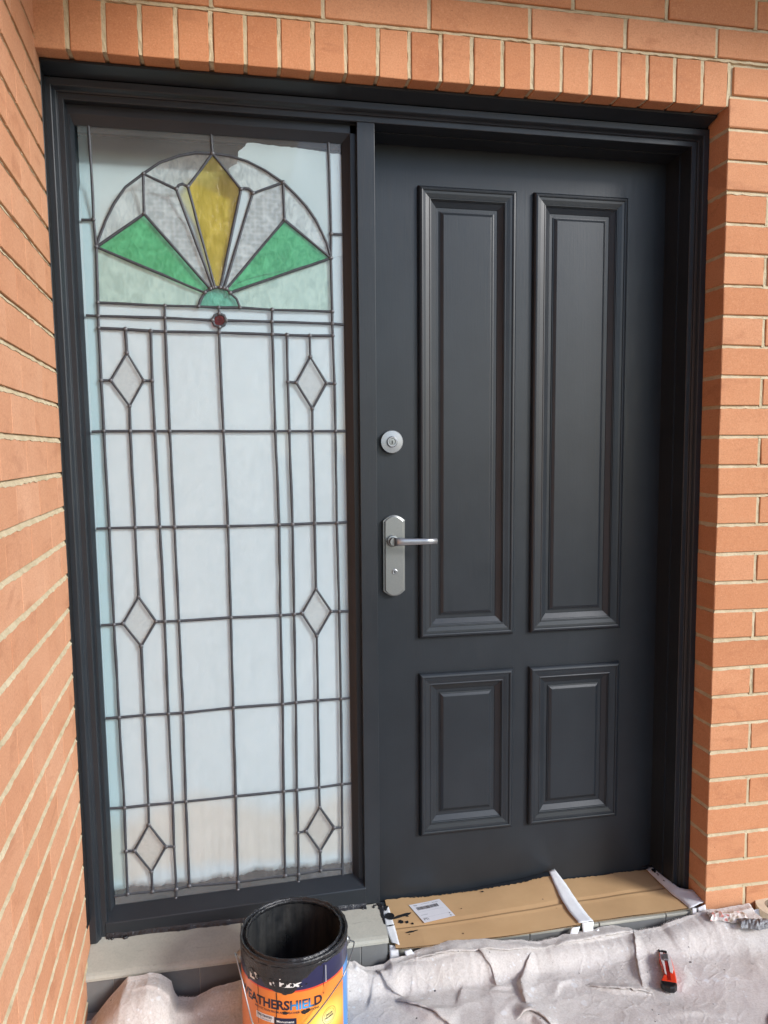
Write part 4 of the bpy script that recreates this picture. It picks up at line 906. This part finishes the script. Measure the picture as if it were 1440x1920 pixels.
def cloth_mat():
    mt, t, p = nt('canvas_drop_cloth'); v = coords(t)
    c = mixc(t, ramp(t, noise(t, v, 5, 5, .6), [(.3, 0), (.7, 1)]), (.755, .715, .675), (.83, .79, .755))
    st_ = noise(t, v, 3.4, 4, .6, .5); c = mixc(t, ramp(t, st_, [(.62, 0), (.75, .35)]), c, (.62, .53, .44))
    def spots(scale, lo, hi, nsc, s0, s1, col, c):
        vo = N(t, 'ShaderNodeTexVoronoi'); vo.inputs['Scale'].default_value = scale
        ad = N(t, 'ShaderNodeMix', data_type='VECTOR'); ad.inputs[0].default_value = .012; nz = N(t, 'ShaderNodeTexNoise'); nz.inputs['Scale'].default_value = 70; L(t, v, nz.inputs['Vector'])
        L(t, v, ad.inputs[4]); L(t, nz.outputs['Color'], ad.inputs[5]); L(t, ad.outputs[1], vo.inputs['Vector'])
        sp = ramp(t, vo.outputs['Distance'], [(lo, 1), (hi, 0)]); sel = ramp(t, noise(t, v, nsc, 1), [(s0, 0), (s1, 1)])
        return mixc(t, madd(t, sp, sel, 'MULTIPLY'), c, col)
    gr_ = noise(t, v, 190, 3, .75); c = mixc(t, ramp(t, gr_, [(.34, .42), (.54, 0)]), c, (.50, .455, .42)); c = mixc(t, ramp(t, gr_, [(.56, 0), (.70, .6)]), c, (.90, .885, .87)); mt_ = noise(t, v, 26, 5, .65); c = mixc(t, ramp(t, mt_, [(.35, .16), (.62, 0)]), c, (.64, .60, .565))
    c = spots(19, .13, .19, 5, .52, .57, (.88, .88, .88), c); c = spots(55, .15, .22, 9, .52, .58, (.86, .86, .86), c)
    c = spots(22, .085, .11, 13, .60, .63, (.07, .07, .075), c); c = spots(47, .08, .11, 17, .61, .64, (.10, .09, .09), c)
    L(t, c, p.inputs['Base Color']); p.inputs['Roughness'].default_value = .95; p.inputs['Specular IOR Level'].default_value = .0
    dv = N(t, 'ShaderNodeMix', data_type='VECTOR'); dv.inputs[0].default_value = .10; dn = N(t, 'ShaderNodeTexNoise'); dn.inputs['Scale'].default_value = 6; dn.inputs['Detail'].default_value = 3; L(t, v, dn.inputs['Vector'])
    L(t, v, dv.inputs[4]); L(t, dn.outputs['Color'], dv.inputs[5])
    cr = N(t, 'ShaderNodeTexVoronoi'); cr.feature = 'DISTANCE_TO_EDGE'; cr.inputs['Scale'].default_value = 15; L(t, dv.outputs[1], cr.inputs['Vector'])
    cl_ = N(t, 'ShaderNodeTexVoronoi'); cl_.feature = 'DISTANCE_TO_EDGE'; cl_.inputs['Scale'].default_value = 34; L(t, dv.outputs[1], cl_.inputs['Vector'])
    fine_cr = madd(t, ramp(t, cl_.outputs['Distance'], [(0, 1), (.10, 0)]), ramp(t, noise(t, v, 7, 2), [(.48, 0), (.62, 1)]), 'MULTIPLY')
    crease = madd(t, ramp(t, cr.outputs['Distance'], [(0, 1), (.09, 0)]), ramp(t, noise(t, v, 4, 2), [(.42, 0), (.6, 1)]), 'MULTIPLY')
    soft = noise(t, coords(t, (1, 1.6, 1)), 22, 4, .6, .8)
    wv = N(t, 'ShaderNodeTexWave'); wv.inputs['Scale'].default_value = 260; wv.inputs['Distortion'].default_value = 1.5; L(t, v, wv.inputs['Vector'])
    wv2 = N(t, 'ShaderNodeTexWave'); wv2.bands_direction = 'Y'; wv2.inputs['Scale'].default_value = 260; wv2.inputs['Distortion'].default_value = 1.5; L(t, v, wv2.inputs['Vector'])
    h = madd(t, madd(t, wv.outputs['Fac'], wv2.outputs['Fac']), madd(t, noise(t, v, 90, 4, .65), 2., 'MULTIPLY'))
    h = madd(t, h, madd(t, madd(t, madd(t, crease, 3.2, 'MULTIPLY'), madd(t, fine_cr, 2.2, 'MULTIPLY')), madd(t, soft, 2.6, 'MULTIPLY')))
    bump(t, p, h, .6, .0016); return mt
M_CLOTH = cloth_mat()
cme, cloth_z, cedge = build_cloth()
cloth = obj('drop_cloth', cme, M_CLOTH)
tag(cloth, 'paint spotted pale canvas drop cloth bunched over the porch floor', 'cloth')
cs = cloth.modifiers.new('thick', 'SOLIDIFY'); cs.thickness = .0016; cs.offset = -1
# overlapping folds of the canvas with crisp lips
def flap(pl, h, wb):
    P_ = [Vector(p) for p in pl]; q = []
    for a, b in zip(P_, P_[1:]):
        n = max(2, int((b-a).length/.006))
        for i in range(n): q.append(a.lerp(b, i/n))
    q.append(P_[-1])
    for _ in range(6): q = [q[0]]+[(q[i-1]+q[i]*2+q[i+1])/4 for i in range(1, len(q)-1)]+[q[-1]]
    vs = []; fs = []; m_ = len(q); R_ = 9
    for i, p in enumerate(q):
        t_ = (q[min(i+1, m_-1)]-q[max(i-1, 0)]).normalized(); nn = Vector((-t_.y, t_.x)); u = i/(m_-1)
        env = min(1, sin(pi*u)*1.7)**.8*(1+.25*float(vnoise(np.array(u*7+pl[0][0]*9), np.array(.3), 8))) if 0 < i < m_-1 else 0
        j_ = .0022*float(vnoise(np.array(p.x*90.), np.array(p.y*90.), 12)); e = p+nn*j_
        hh = h*env
        for (off, k_) in ((-.0045, .10), (.0008, .45), (.0022*env, .80), (.0004, 1.0)):
            w_ = e+nn*off; vs.append((w_.x, w_.y, cloth_z(w_.x, w_.y)+hh*k_+.0004))
        for s_ in (.12, .3, .55, .8, 1.0):
            w_ = e-nn*(wb*s_*(.35+.65*env)); vs.append((w_.x, w_.y, cloth_z(w_.x, w_.y)+hh*(1-s_)**1.4+.0006*(1-s_)-.0008*s_))
    for i in range(m_-1):
        for j in range(R_-1): a_ = i*R_+j; fs.append((a_, a_+1, a_+R_+1, a_+R_))
    return obj('fold', mesh('fold', vs, fs, True, False), M_CLOTH, cloth)
for fl_ in [([(1.2963, -0.0535), (1.2399, -0.0607), (1.1587, -0.0649), (1.0743, -0.0592), (1.0199, -0.0594), (0.9148, -0.0516), (0.8372, -0.0469)], 0.006, 0.04025), ([(1.5544, -0.0281), (1.4798, -0.0402), (1.3918, -0.0491), (1.289, -0.059)], 0.0068000000000000005, 0.04025), ([(1.0893, -0.1374), (1.0916, -0.0998), (1.0696, -0.0737), (1.0528, -0.0437)], 0.0072, 0.034499999999999996), ([(0.9432, -0.2673), (0.9119, -0.2305), (0.8791, -0.1943), (0.8436, -0.1644), (0.8124, -0.1229)], 0.0104, 0.057499999999999996), ([(1.1386, -0.2288), (1.1439, -0.1849), (1.153, -0.1376), (1.1826, -0.105), (1.2179, -0.0677)], 0.0064, 0.04025), ([(1.4949, -0.2407), (1.405, -0.2127), (1.3616, -0.1917), (1.3309, -0.1688)], 0.006, 0.034499999999999996), ([(1.1818, -0.3058), (1.1577, -0.2609), (1.1283, -0.2439), (1.0989, -0.2567)], 0.0104, 0.046), ([(0.8395, -0.1183), (0.8128, -0.1069), (0.7907, -0.0861), (0.7732, -0.0449)], 0.0072, 0.034499999999999996), ([(1.4715, -0.2218), (1.4991, -0.1507), (1.5247, -0.0874), (1.5551, -0.0207)], 0.0048000000000000004, 0.034499999999999996)]: flap(*fl_)
# frayed threads along the raw edge
th = MB()
for i in range(0, len(cedge)):
    x, y, z = cedge[i]
    if 1.08 < x < 1.30 or 1.50 < x < 1.80 or .24 < x < .29:
        for k_ in range(2):
            a = Vector((x+random.uniform(-.002, .002), y, z)); d_ = Vector((random.uniform(-.006, .006), random.uniform(.0, .004), random.uniform(.001, .006)))
            th.tube([a, a+d_*.6+Vector((0, 0, .001)), a+d_], .00028, 3, False)
th.build('frayed_threads', M_CLOTH, cloth, recalc=False)['kind'] = 'stuff'

# ------------------------------------------------------------------ paint can
CX, CY, CR, CB, CT = .543, -.20, .129, -.0305, .2530
pc = empty('paint_can', (CX, CY, CB))
tag(pc, 'open paint can with orange and navy label, dripping charcoal paint, on the drop cloth', 'paint can')
HT = CT-CB
def can_pt(th_, z, r=CR): return (r*sin(th_), -r*cos(th_), z-CB)
M_TIN = simple('tin_wall', (.55, .55, .56), .35, .9, .5, 60, .1, .0005)
M_RESIDUE = None
def residue_mat():
    mt, t, p = nt('paint_residue'); v = coords(t, (1, 1, .12))
    n1 = noise(t, v, 30, 5, .65); n2 = noise(t, coords(t), 26, 4, .6)
    c = mixc(t, ramp(t, n1, [(.4, 0), (.75, 1)]), (.012, .014, .016), (.050, .049, .046)); c = mixc(t, ramp(t, n2, [(.62, 0), (.8, .6)]), c, (.075, .06, .045)); L(t, c, p.inputs['Base Color'])
    L(t, ramp(t, n2, [(.3, .22), (.7, .6)]), p.inputs['Roughness']); bump(t, p, madd(t, n1, n2), .6, .003); return mt
M_RESIDUE = residue_mat()
MB().lathe([(CR-.0008, HT-.010), (CR-.0008, .004), (CR+.0012, .002), (CR+.001, 0), (0, .0)], 96).build('body', M_TIN, pc, smooth=True)
MB().lathe([(CR-.012, HT-.006), (CR-.012, .03), (CR-.016, .024), (0, .024)], 72).build('lining', M_RESIDUE, pc, smooth=True)
MB().lathe([(CR-.0115, .062), (0, .0622)], 48).build('paint', M_DKPAINT, pc, smooth=True)
rim = MB(); prof = [(CR-.0010, HT-.020), (CR+.0008, HT-.012), (CR+.0022, HT-.006), (CR+.0018, HT-.001), (CR-.0012, HT+.0006), (CR-.0040, HT-.0012), (CR-.0055, HT-.0075), (CR-.0085, HT-.0085), (CR-.0105, HT-.0075), (CR-.0115, HT-.0005), (CR-.0138, HT+.0008), (CR-.0160, HT-.001), (CR-.0158, HT-.008), (CR-.0122, HT-.011)]
rim.lathe(prof, 96)
rv = []
for (x, y, z) in rim.v:
    a = atan2(y, x); j_ = .0006*sin(a*23+z*900)+.0005*sin(a*41)+random.uniform(-.0003, .0003); l_ = sqrt(x*x+y*y); rv.append((x*(1+j_/l_), y*(1+j_/l_), z+j_*.8))
rim.v = rv; rim_o = rim.build('rim', M_DKPAINT, pc, smooth=True)
cl_ = MB()
for i in range(70):
    a = random.uniform(0, 2*pi); r_ = random.uniform(.0012, .0035); rr_ = CR-.0075+random.uniform(-.002, .002)
    cl_.lathe([(0, r_*.8), (r_*.7, r_*.5), (r_, 0)], 6, 'z', (rr_*cos(a), rr_*sin(a), HT-.0070))
cl_.build('paint_clots', M_DKPAINT, pc, smooth=True)['kind'] = 'stuff'
def label_mat():
    mt, t, p = nt('can_label'); tc = N(t, 'ShaderNodeTexCoord'); sp = N(t, 'ShaderNodeSeparateXYZ'); L(t, tc.outputs['UV'], sp.inputs[0])
    u, z = sp.outputs[0], sp.outputs[1]                       # u: degrees/100, v: height/HT
    # orange ground turning yellow to white at a glow low on the right
    def sq(a, c0, w): q = madd(t, madd(t, a, -c0), 1/w, 'MULTIPLY'); return madd(t, q, q, 'MULTIPLY')
    g_ = N(t, 'ShaderNodeMath', operation='SQRT'); L(t, madd(t, sq(u, .30, .42), sq(z, .42, .24)), g_.inputs[0])
    c = ramp(t, g_.outputs[0], [(0, (.90, .84, .42)), (.35, (.85, .62, .10)), (.75, (.85, .30, .035)), (1.3 if False else 1, (.80, .23, .03))])
    c = mixc(t, ramp(t, z, [(.742, 0), (.748, 1)]), c, (.80, .06, .02)); c = mixc(t, ramp(t, z, [(.757, 0), (.762, 1)]), c, (.012, .014, .060))
    c = mixc(t, ramp(t, u, [(.585, 0), (.59, 1)]), c, (.05, .25, .60)); 
    c = mixc(t, madd(t, ramp(t, u, [(.585, 0), (.59, 1)]), ramp(t, z, [(.757, 0), (.762, 1)]), 'MULTIPLY'), c, (.012, .014, .060))
    L(t, c, p.inputs['Base Color']); p.inputs['Roughness'].default_value = .32; p.inputs['Coat Weight'].default_value = .3; return mt
M_LABEL = label_mat()
def can_patch(name, uv_fn, nu, nv, mat, r, par, smooth=True):
    """a patch bent round the can: uv_fn(i,j)->(theta degrees, z)"""
    vs = []; uvs = []
    for i in range(nu+1):
        for j in range(nv+1):
            th_, z = uv_fn(i/nu, j/nv); vs.append(can_pt(R(th_), z, r)); uvs.append((th_/100, (z-CB)/HT))
    fs = [(i*(nv+1)+j, (i+1)*(nv+1)+j, (i+1)*(nv+1)+j+1, i*(nv+1)+j+1) for i in range(nu) for j in range(nv)]
    me = mesh(name, vs, fs, smooth, False); uv = me.uv_layers.new(name='UVMap')
    for lp in me.loops: uv.data[lp.index].uv = uvs[lp.vertex_index]
    return obj(name, me, mat, par)
lbl = can_patch('label', lambda a, b: (-130+260*a, CB+.006+(HT-.020)*b), 90, 8, M_LABEL, CR+.0003, pc)
def can_poly(name, pts_, mat, r, par):
    return obj(name, mesh(name, [can_pt(R(th_), z, r) for th_, z in pts_], [tuple(range(len(pts_)))], False, False), mat, par)
M_NAVY = simple('navy_print', (.012, .014, .045), .35); M_WPRINT = simple('white_print', (.75, .75, .74), .4, var=.04)
def shield_mat():
    mt, t, p = nt('navy_to_blue_print'); tc = N(t, 'ShaderNodeTexCoord'); sp = N(t, 'ShaderNodeSeparateXYZ'); L(t, tc.outputs['UV'], sp.inputs[0])
    f_ = madd(t, ramp(t, sp.outputs[1], [(.622, 1), (.672, 0)]), ramp(t, madd(t, sp.outputs[0], .5), [(.40, 0), (.45, 1), (.60, 1), (.66, 0)]), 'MULTIPLY')
    c = mixc(t, f_, (.010, .012, .035), (.03, .36, .80)); L(t, c, p.inputs['Base Color']); p.inputs['Roughness'].default_value = .35; return mt
M_SHIELD = shield_mat()
def can_text(body, th0, z0, cap, arc_deg, mat, r, par, bold=.02, name='lettering', align='CENTER', tilt=0):
    me = text_mesh(body, 1.0, 1.0, bold, align); xs = [v_.co.x for v_ in me.vertices]; x0, x1 = min(xs), max(xs); ys = [v_.co.y for v_ in me.vertices]; y1 = max(ys); y0 = min(0, min(ys))
    uv = me.uv_layers.new(name='UVMap') if not me.uv_layers else me.uv_layers[0]; keep = {}
    capy = .70
    for v_ in me.vertices:
        th_ = th0+arc_deg*((v_.co.x-x0)/(x1-x0)-.5); z = z0+cap*v_.co.y/capy+tilt*(th_-th0); keep[v_.index] = (th_/100, (z-CB)/HT); v_.co = can_pt(R(th_), z, r)
    for lp in me.loops: uv.data[lp.index].uv = keep[lp.vertex_index]
    return obj(name, me, mat, par)
can_text('WEATHERSHIELD', -25, .1395, .0215, 100, M_SHIELD, CR+.0009, lbl, .03)
can_text('PROTECTION FROM ALL WEATHER CONDITIONS', -14, .1295, .0050, 71, M_NAVY, CR+.0009, lbl, .012)
def rect(t0, t1, z0, z1, n=8): return [(t0+(t1-t0)*i/n, z0) for i in range(n+1)]+[(t1-(t1-t0)*i/n, z1) for i in range(n+1)]
can_poly('white_box', rect(-48, -26, .1040, .1200), M_WPRINT, CR+.0007, lbl); can_poly('black_box', rect(-25.6, -2.6, .1030, .1185), M_NAVY, CR+.0008, lbl)
can_text('PRE-TINTED', -37, .1122, .0052, 18, M_NAVY, CR+.0010, lbl, .03); can_text('Colorbond', -36, .1060, .0038, 13, M_NAVY, CR+.0010, lbl, .0)
can_text('Monument', -14, .1075, .0055, 18, M_WPRINT, CR+.0012, lbl, .02); can_text('®', 27, .158, .0045, 1.6, M_NAVY, CR+.0009, lbl, 0)
def can_ring(cth, cz, r0, r1, mat, par):
    n = 40; vs = []
    for i in range(n):
        a = 2*pi*i/n
        for r_ in (r0, r1): vs.append(can_pt(R(cth)+r_*cos(a)/CR, cz+r_*sin(a), CR+.0009))
    return obj('stamp_ring', mesh('stamp_ring', vs, [(2*i, 2*i+1, (2*i+3) % (2*n), (2*i+2) % (2*n)) for i in range(n)], False, False), mat, par)
can_ring(34, .097, .0195, .0203, M_NAVY, lbl); can_ring(34, .097, .0150, .0156, M_NAVY, lbl)
can_text('DULUX', 34, .0985, .0048, 9, M_NAVY, CR+.0009, lbl, .03, tilt=.00012); can_text('PROMISE', 34, .0915, .0044, 10.5, M_NAVY, CR+.0009, lbl, .03, tilt=.00012)
# remnants of white capitals in the navy band, half hidden by a thick drip
wh = MB()
def remn(body, th0, z0, cap, arc): return can_text(body, th0, z0, cap, arc, M_WPRINT, CR+.0024, lbl, .04, 'lettering')
wb_ = []
remn('D', -50, .1955, .0190, 12); remn('u', -27, .1970, .0130, 6); remn('l', -18.5, .1975, .017, 1.6); remn('ux', -7, .1955, .0140, 22)
for (th0, z0, rt, rz) in ((-53, .2125, 5, .0060), (-47, .199, 2.6, .0045), (-44.5, .2065, 2.0, .004), (-29, .2075, 2.6, .0045), (-26, .199, 1.8, .003), (-23.5, .2045, 1.7, .006), (-18, .2105, 2.2, .004), (-15, .1985, 2.4, .004), (-11.5, .2055, 2.5, .0035), (-6, .2015, 1.8, .005), (-1, .2085, 3.5, .003), (2.0, .197, 1.6, .003)):
    can_poly('paint_blot', [(th0+rt*cos(2*pi*i/14)*random.uniform(.6, 1.3), z0+rz*sin(2*pi*i/14)*random.uniform(.6, 1.3)) for i in range(14)], M_DKPAINT, CR+.0029, pc)
drip = MB(); n = 120; vs = []; 
low_ = {-130: .235, -90: .225, -66: .205, -60: .180, -48: .2020, -40: .2030, -36: .190, -27: .183, -20: .178, -12: .176, -5: .178, -1: .192, 3: .208, 9: .212, 14: .222, 22: .231, 40: .233, 60: .228, 75: .232, 130: .238}
lx_ = sorted(low_)
for i in range(n+1):
    th_ = -130+260*i/n; zl = float(np.interp(th_, lx_, [low_[k_] for k_ in lx_]))+random.uniform(-.0022, .0022)
    for j, z in enumerate((CT-.012, zl+.010, zl+.002, zl)): vs.append(can_pt(R(th_), z, CR+(.0016, .0019, .0018, .0006)[j]))
drip.add(vs, [(i*4+j, (i+1)*4+j, (i+1)*4+j+1, i*4+j+1) for i in range(n) for j in range(3)]); drip.build('paint_drip', M_DKPAINT, pc, smooth=True, recalc=False)
for th0, z0, z1, w in ((-45, .19, .09, .35), (-23, .18, .06, .5), (-24.5, .12, .085, .5), (27, .23, .175, .4)):
    can_patch('paint_run', lambda a, b: (th0+w*(2*a-1)*(1-.5*b)+.6*sin(b*7), z0+(z1-z0)*b), 2, 12, M_DKPAINT, CR+.0013, pc)
for (th0, z0, rt, rz) in ((-14, .1325, 3.2, .0042), (6, .131, 3.8, .0055), (9.5, .1335, 2.2, .0050), (-52, .147, 2, .003), (8, .198, 1.2, .0016)):
    can_poly('paint_blot', [(th0+rt*cos(2*pi*i/16)*random.uniform(.7, 1.2), z0+rz*sin(2*pi*i/16)*random.uniform(.7, 1.2)) for i in range(16)], M_DKPAINT, CR+.0015, pc)
can_patch('scratch', lambda a, b: (30+.25*(2*a-1), .226-.042*b), 1, 8, M_WPRINT, CR+.0012, lbl)
# wire bail with ears
ears = []
for sgn in (-1, 1):
    e = MB().lathe([(0, 0), (.0125, .0), (.0135, .0035), (.008, .006), (.006, .010), (0, .011)], 20, 'y')
    vs = [(sgn*(CR-.001+y), x*.9, z*1.1+.2035-CB) for (x, y, z) in e.v]
    e.v = vs; e.build('ear', M_STEEL, pc, smooth=True)
bail = [(.1345, 0, .2050), (.1420, -.006, .2030), (.1440, -.030, .2150), (.1330, -.075, .2250), (.1180, -.110, .2200), (.1030, -.132, .2060), (.0850, -.137, .1850), (.0560, -.140, .1500), (.0150, -.143, .1080), (-.0300, -.145, .080), (-.0700, -.143, .0850), (-.1020, -.138, .1200), (-.1150, -.128, .1650), (-.1290, -.100, .2150), (-.1420, -.050, .2350), (-.1450, -.015, .2150), (-.1420, -.004, .2050), (-.1345, 0, .2050)]
from mathutils import geometry as mg
bp2 = []
for i in range(len(bail)-1):
    a, b = Vector(bail[i]), Vector(bail[i+1]); pa = Vector(bail[max(0, i-1)]); nx_ = Vector(bail[min(len(bail)-1, i+2)])
    for s_ in range(5):
        u = s_/5; u2, u3 = u*u, u*u*u
        q = .5*((2*a)+(b-pa)*u+(2*pa-5*a+4*b-nx_)*u2+(3*a-pa-3*b+nx_)*u3); bp2.append(q)
bp2.append(Vector(bail[-1]))
MB().tube([(q.x, q.y, q.z-CB) for q in bp2], .0016, 8).build('wire_handle', M_STEEL_L, pc, smooth=True)

# ------------------------------------------------------------------ utility knife
kz = cloth_z(1.570, -.172)+.003
kn = empty('utility_knife', (1.569, -.174, kz), (0, 0, 0))
tag(kn, 'red and white snap-off utility knife lying on the drop cloth', 'knife')
kd = Vector((1.613-1.535, -.086+.252)).normalized(); ang = atan2(kd.y, kd.x)-pi/2; kn.rotation_euler = (0, 0, ang)
def red_mat():
    mt, t, p = nt('red_plastic'); tc = N(t, 'ShaderNodeTexCoord'); sp = N(t, 'ShaderNodeSeparateXYZ'); L(t, tc.outputs['Object'], sp.inputs[0])
    p.inputs['Base Color'].default_value = (.72, .055, .02, 1); p.inputs['Roughness'].default_value = .22; p.inputs['Coat Weight'].default_value = .3; return mt
M_RED = red_mat(); M_KBLK = simple('black_plastic', (.012, .012, .013), .3, 0, .5, 60, .1, .0005); M_KPALE = simple('pale_plastic', (.66, .60, .58), .35, 0, .5, 60, .1, .0005, .05); M_DARKR = simple('dark_red_channel', (.26, .012, .008), .4)
def plan(poly, z0, z1, name, mat, par, bevel=0):              # polygon in xy extruded in z
    n = len(poly); mb = MB().add([(p[0], p[1], z0) for p in poly]+[(p[0], p[1], z1) for p in poly], [tuple(range(n)), tuple(range(n, 2*n))]+[(i, (i+1) % n, n+(i+1) % n, n+i) for i in range(n)])
    return mb.build(name, mat, par, bevel=bevel)
body = [(-.0150, .058), (-.0160, .030), (-.0140, .012), (-.0100, -.012), (-.0110, -.035), (-.0190, -.056), (-.0220, -.066), (.0190, -.066), (.0205, -.050), (.0200, -.020), (.0185, .012), (.0165, .040), (.0120, .058)]
plan(body, 0, .0165, 'body', M_RED, kn, .003)
plan([(-.0040, .040), (-.0030, -.058), (.0060, -.058), (.0045, .040)], .0166, .0171, 'blade_channel', M_DARKR, kn)
plan([(-.0125, .0545), (-.0140, .028), (-.0090, -.006), (-.0085, -.034), (-.0040, -.040), (-.0046, .0545)], .0166, .0186, 'grip_strip', M_KPALE, kn, .0006)
plan([(.0050, .0545), (.0060, -.026), (.0120, -.030), (.0165, -.012), (.0150, .034), (.0110, .0545)], .0166, .0186, 'grip_strip', M_KPALE, kn, .0006)
plan([(-.0230, -.064), (-.0215, -.076), (-.0130, -.085), (0, -.088), (.0115, -.085), (.0185, -.076), (.0200, -.064)], -.0005, .0185, 'end_cap', M_KBLK, kn, .004)
plan([(-.0060, .044), (-.0065, .018), (.0075, .018), (.0070, .044)], .0172, .0240, 'slider', M_STEEL_L, kn, .0015)
plan([(-.0130, .057), (-.0145, .088), (-.0125, .088), (-.0095, .076), (-.0050, .0805), (.0085, .0800), (.0095, .057)], .0060, .0082, 'blade', M_KBLK, kn)

# ------------------------------------------------------------------ tape roll, packet, rag at the right edge
rz = cloth_z(1.98, -.05)
tr = empty('tape_roll', (2.018, -.030, rz), (R(4), R(-4), 0))
tag(tr, 'roll of cream masking tape standing flat on the cloth by the pier', 'tape roll')
M_CREAM = simple('cream_tape', (.66, .58, .43), .6, 0, .3, 60, .3, .0008, .08); M_CORE = simple('card_core', (.30, .22, .15), .85)
MB().lathe([(.027, .0), (.052, .0), (.052, .048), (.027, .048), (.027, .0)], 56).build('tape_wound', M_CREAM, tr)
MB().lathe([(.0245, .001), (.0268, .001), (.0268, .047), (.0245, .047), (.0245, .001)], 48).build('core', M_CORE, tr)
vs = [(-.046, -.024, .046), (-.070, -.040, .028), (-.085, -.040, .022), (-.046, -.024, .002), (-.062, -.034, .0), (-.070, -.034, -.002)]
fe = obj('loose_end', mesh('loose_end', [(-.0515, .0, .046), (-.066, .006, .040), (-.082, .014, .032), (-.0515, -.006, .002), (-.060, -.010, .003), (-.0720, -.016, .004)], [(0, 1, 4, 3), (1, 2, 5, 4)], True), M_WHITEPAINT, tr)
fe.modifiers.new('thick', 'SOLIDIFY').thickness = .0006
pz = cloth_z(1.85, -.07)
pk = empty('crumpled_packet', (1.862, -.070, pz+.001), (0, 0, R(-14)))
tag(pk, 'crumpled foil and paper packet in front of the tape roll', 'packet')
def foil_mat():
    mt, t, p = nt('packet_print'); v = coords(t); n1 = noise(t, v, 55, 2, .5)
    c = ramp(t, n1, [(.36, (.26, .19, .14)), (.45, (.50, .44, .38)), (.56, (.66, .64, .62)), (.64, (.55, .13, .10)), (.68, (.42, .36, .30))]); L(t, c, p.inputs['Base Color'])
    p.inputs['Roughness'].default_value = .3; bump(t, p, noise(t, v, 120, 3), .5, .002); return mt
M_PACKET = foil_mat(); M_FOIL = simple('ribbed_foil', (.20, .205, .215), .42, .5, .5, 140, .6, .002, .3)
def crumple(name, x0, x1, y0, y1, h, mat, nx=14, ny=8, ribs=0):
    vs = []; fs = []
    for i in range(nx+1):
        for j in range(ny+1):
            u, w = i/nx, j/ny; e_ = sin(pi*w)**.5*(.4+.6*sin(pi*u)**.4)
            z = h*e_+random.uniform(-1, 1)*.0022+(.0012*sin(u*ribs*2*pi) if ribs else 0)
            vs.append((x0+(x1-x0)*u+random.uniform(-.0015, .0015), y0+(y1-y0)*w+.004*sin(u*9)+random.uniform(-.001, .001), max(.0003, z)))
    for i in range(nx):
        for j in range(ny): a = i*(ny+1)+j; fs.append((a, a+ny+1, a+ny+2, a+1))
    return obj(name, mesh(name, vs, fs, False), mat, pk)
crumple('paper_half', -.082, .030, -.014, .026, .017, M_PACKET)
crumple('foil_half', -.006, .085, -.046, -.010, .020, M_FOIL, 18, 8, 5)
rz2 = cloth_z(1.74, -.38)
rg_ = obj('rag', mesh('rag', [], []), None); bpy.data.objects.remove(rg_)
def rag_mat():
    mt, t, p = nt('blue_woven_rag'); v = coords(t, (1, 1, 1)); ck = N(t, 'ShaderNodeTexVoronoi'); ck.inputs['Scale'].default_value = 130; ck.inputs['Randomness'].default_value = .4; L(t, v, ck.inputs['Vector'])
    c = mixc(t, ramp(t, ck.outputs['Distance'], [(.15, 0), (.45, 1)]), (.10, .30, .62), (.30, .52, .80)); L(t, c, p.inputs['Base Color']); p.inputs['Roughness'].default_value = .9
    bump(t, p, ck.outputs['Distance'], .8, .004); return mt
M_RAG = rag_mat(); n1_, n2_ = 40, 28; vs = []; fs = []
for i in range(n1_+1):
    for j in range(n2_+1):
        u, w = i/n1_, j/n2_; a = 2*pi*u; r_ = .105*w*(1+.10*sin(3*a+1)+.05*sin(7*a))
        vs.append((1.800+r_*cos(a), -.470+r_*sin(a), rz2+.001+.030*(1-w**3)*(1+.25*sin(5*a)*w)+.003*sin(14*w+3*a)))
for i in range(n1_):
    for j in range(n2_): a = i*(n2_+1)+j; fs.append((a, a+n2_+1, a+n2_+2, a+1))
rag = obj('rag', mesh('rag', vs, fs, True), M_RAG); tag(rag, 'blue woven rag lying on the cloth at the porch edge', 'rag')
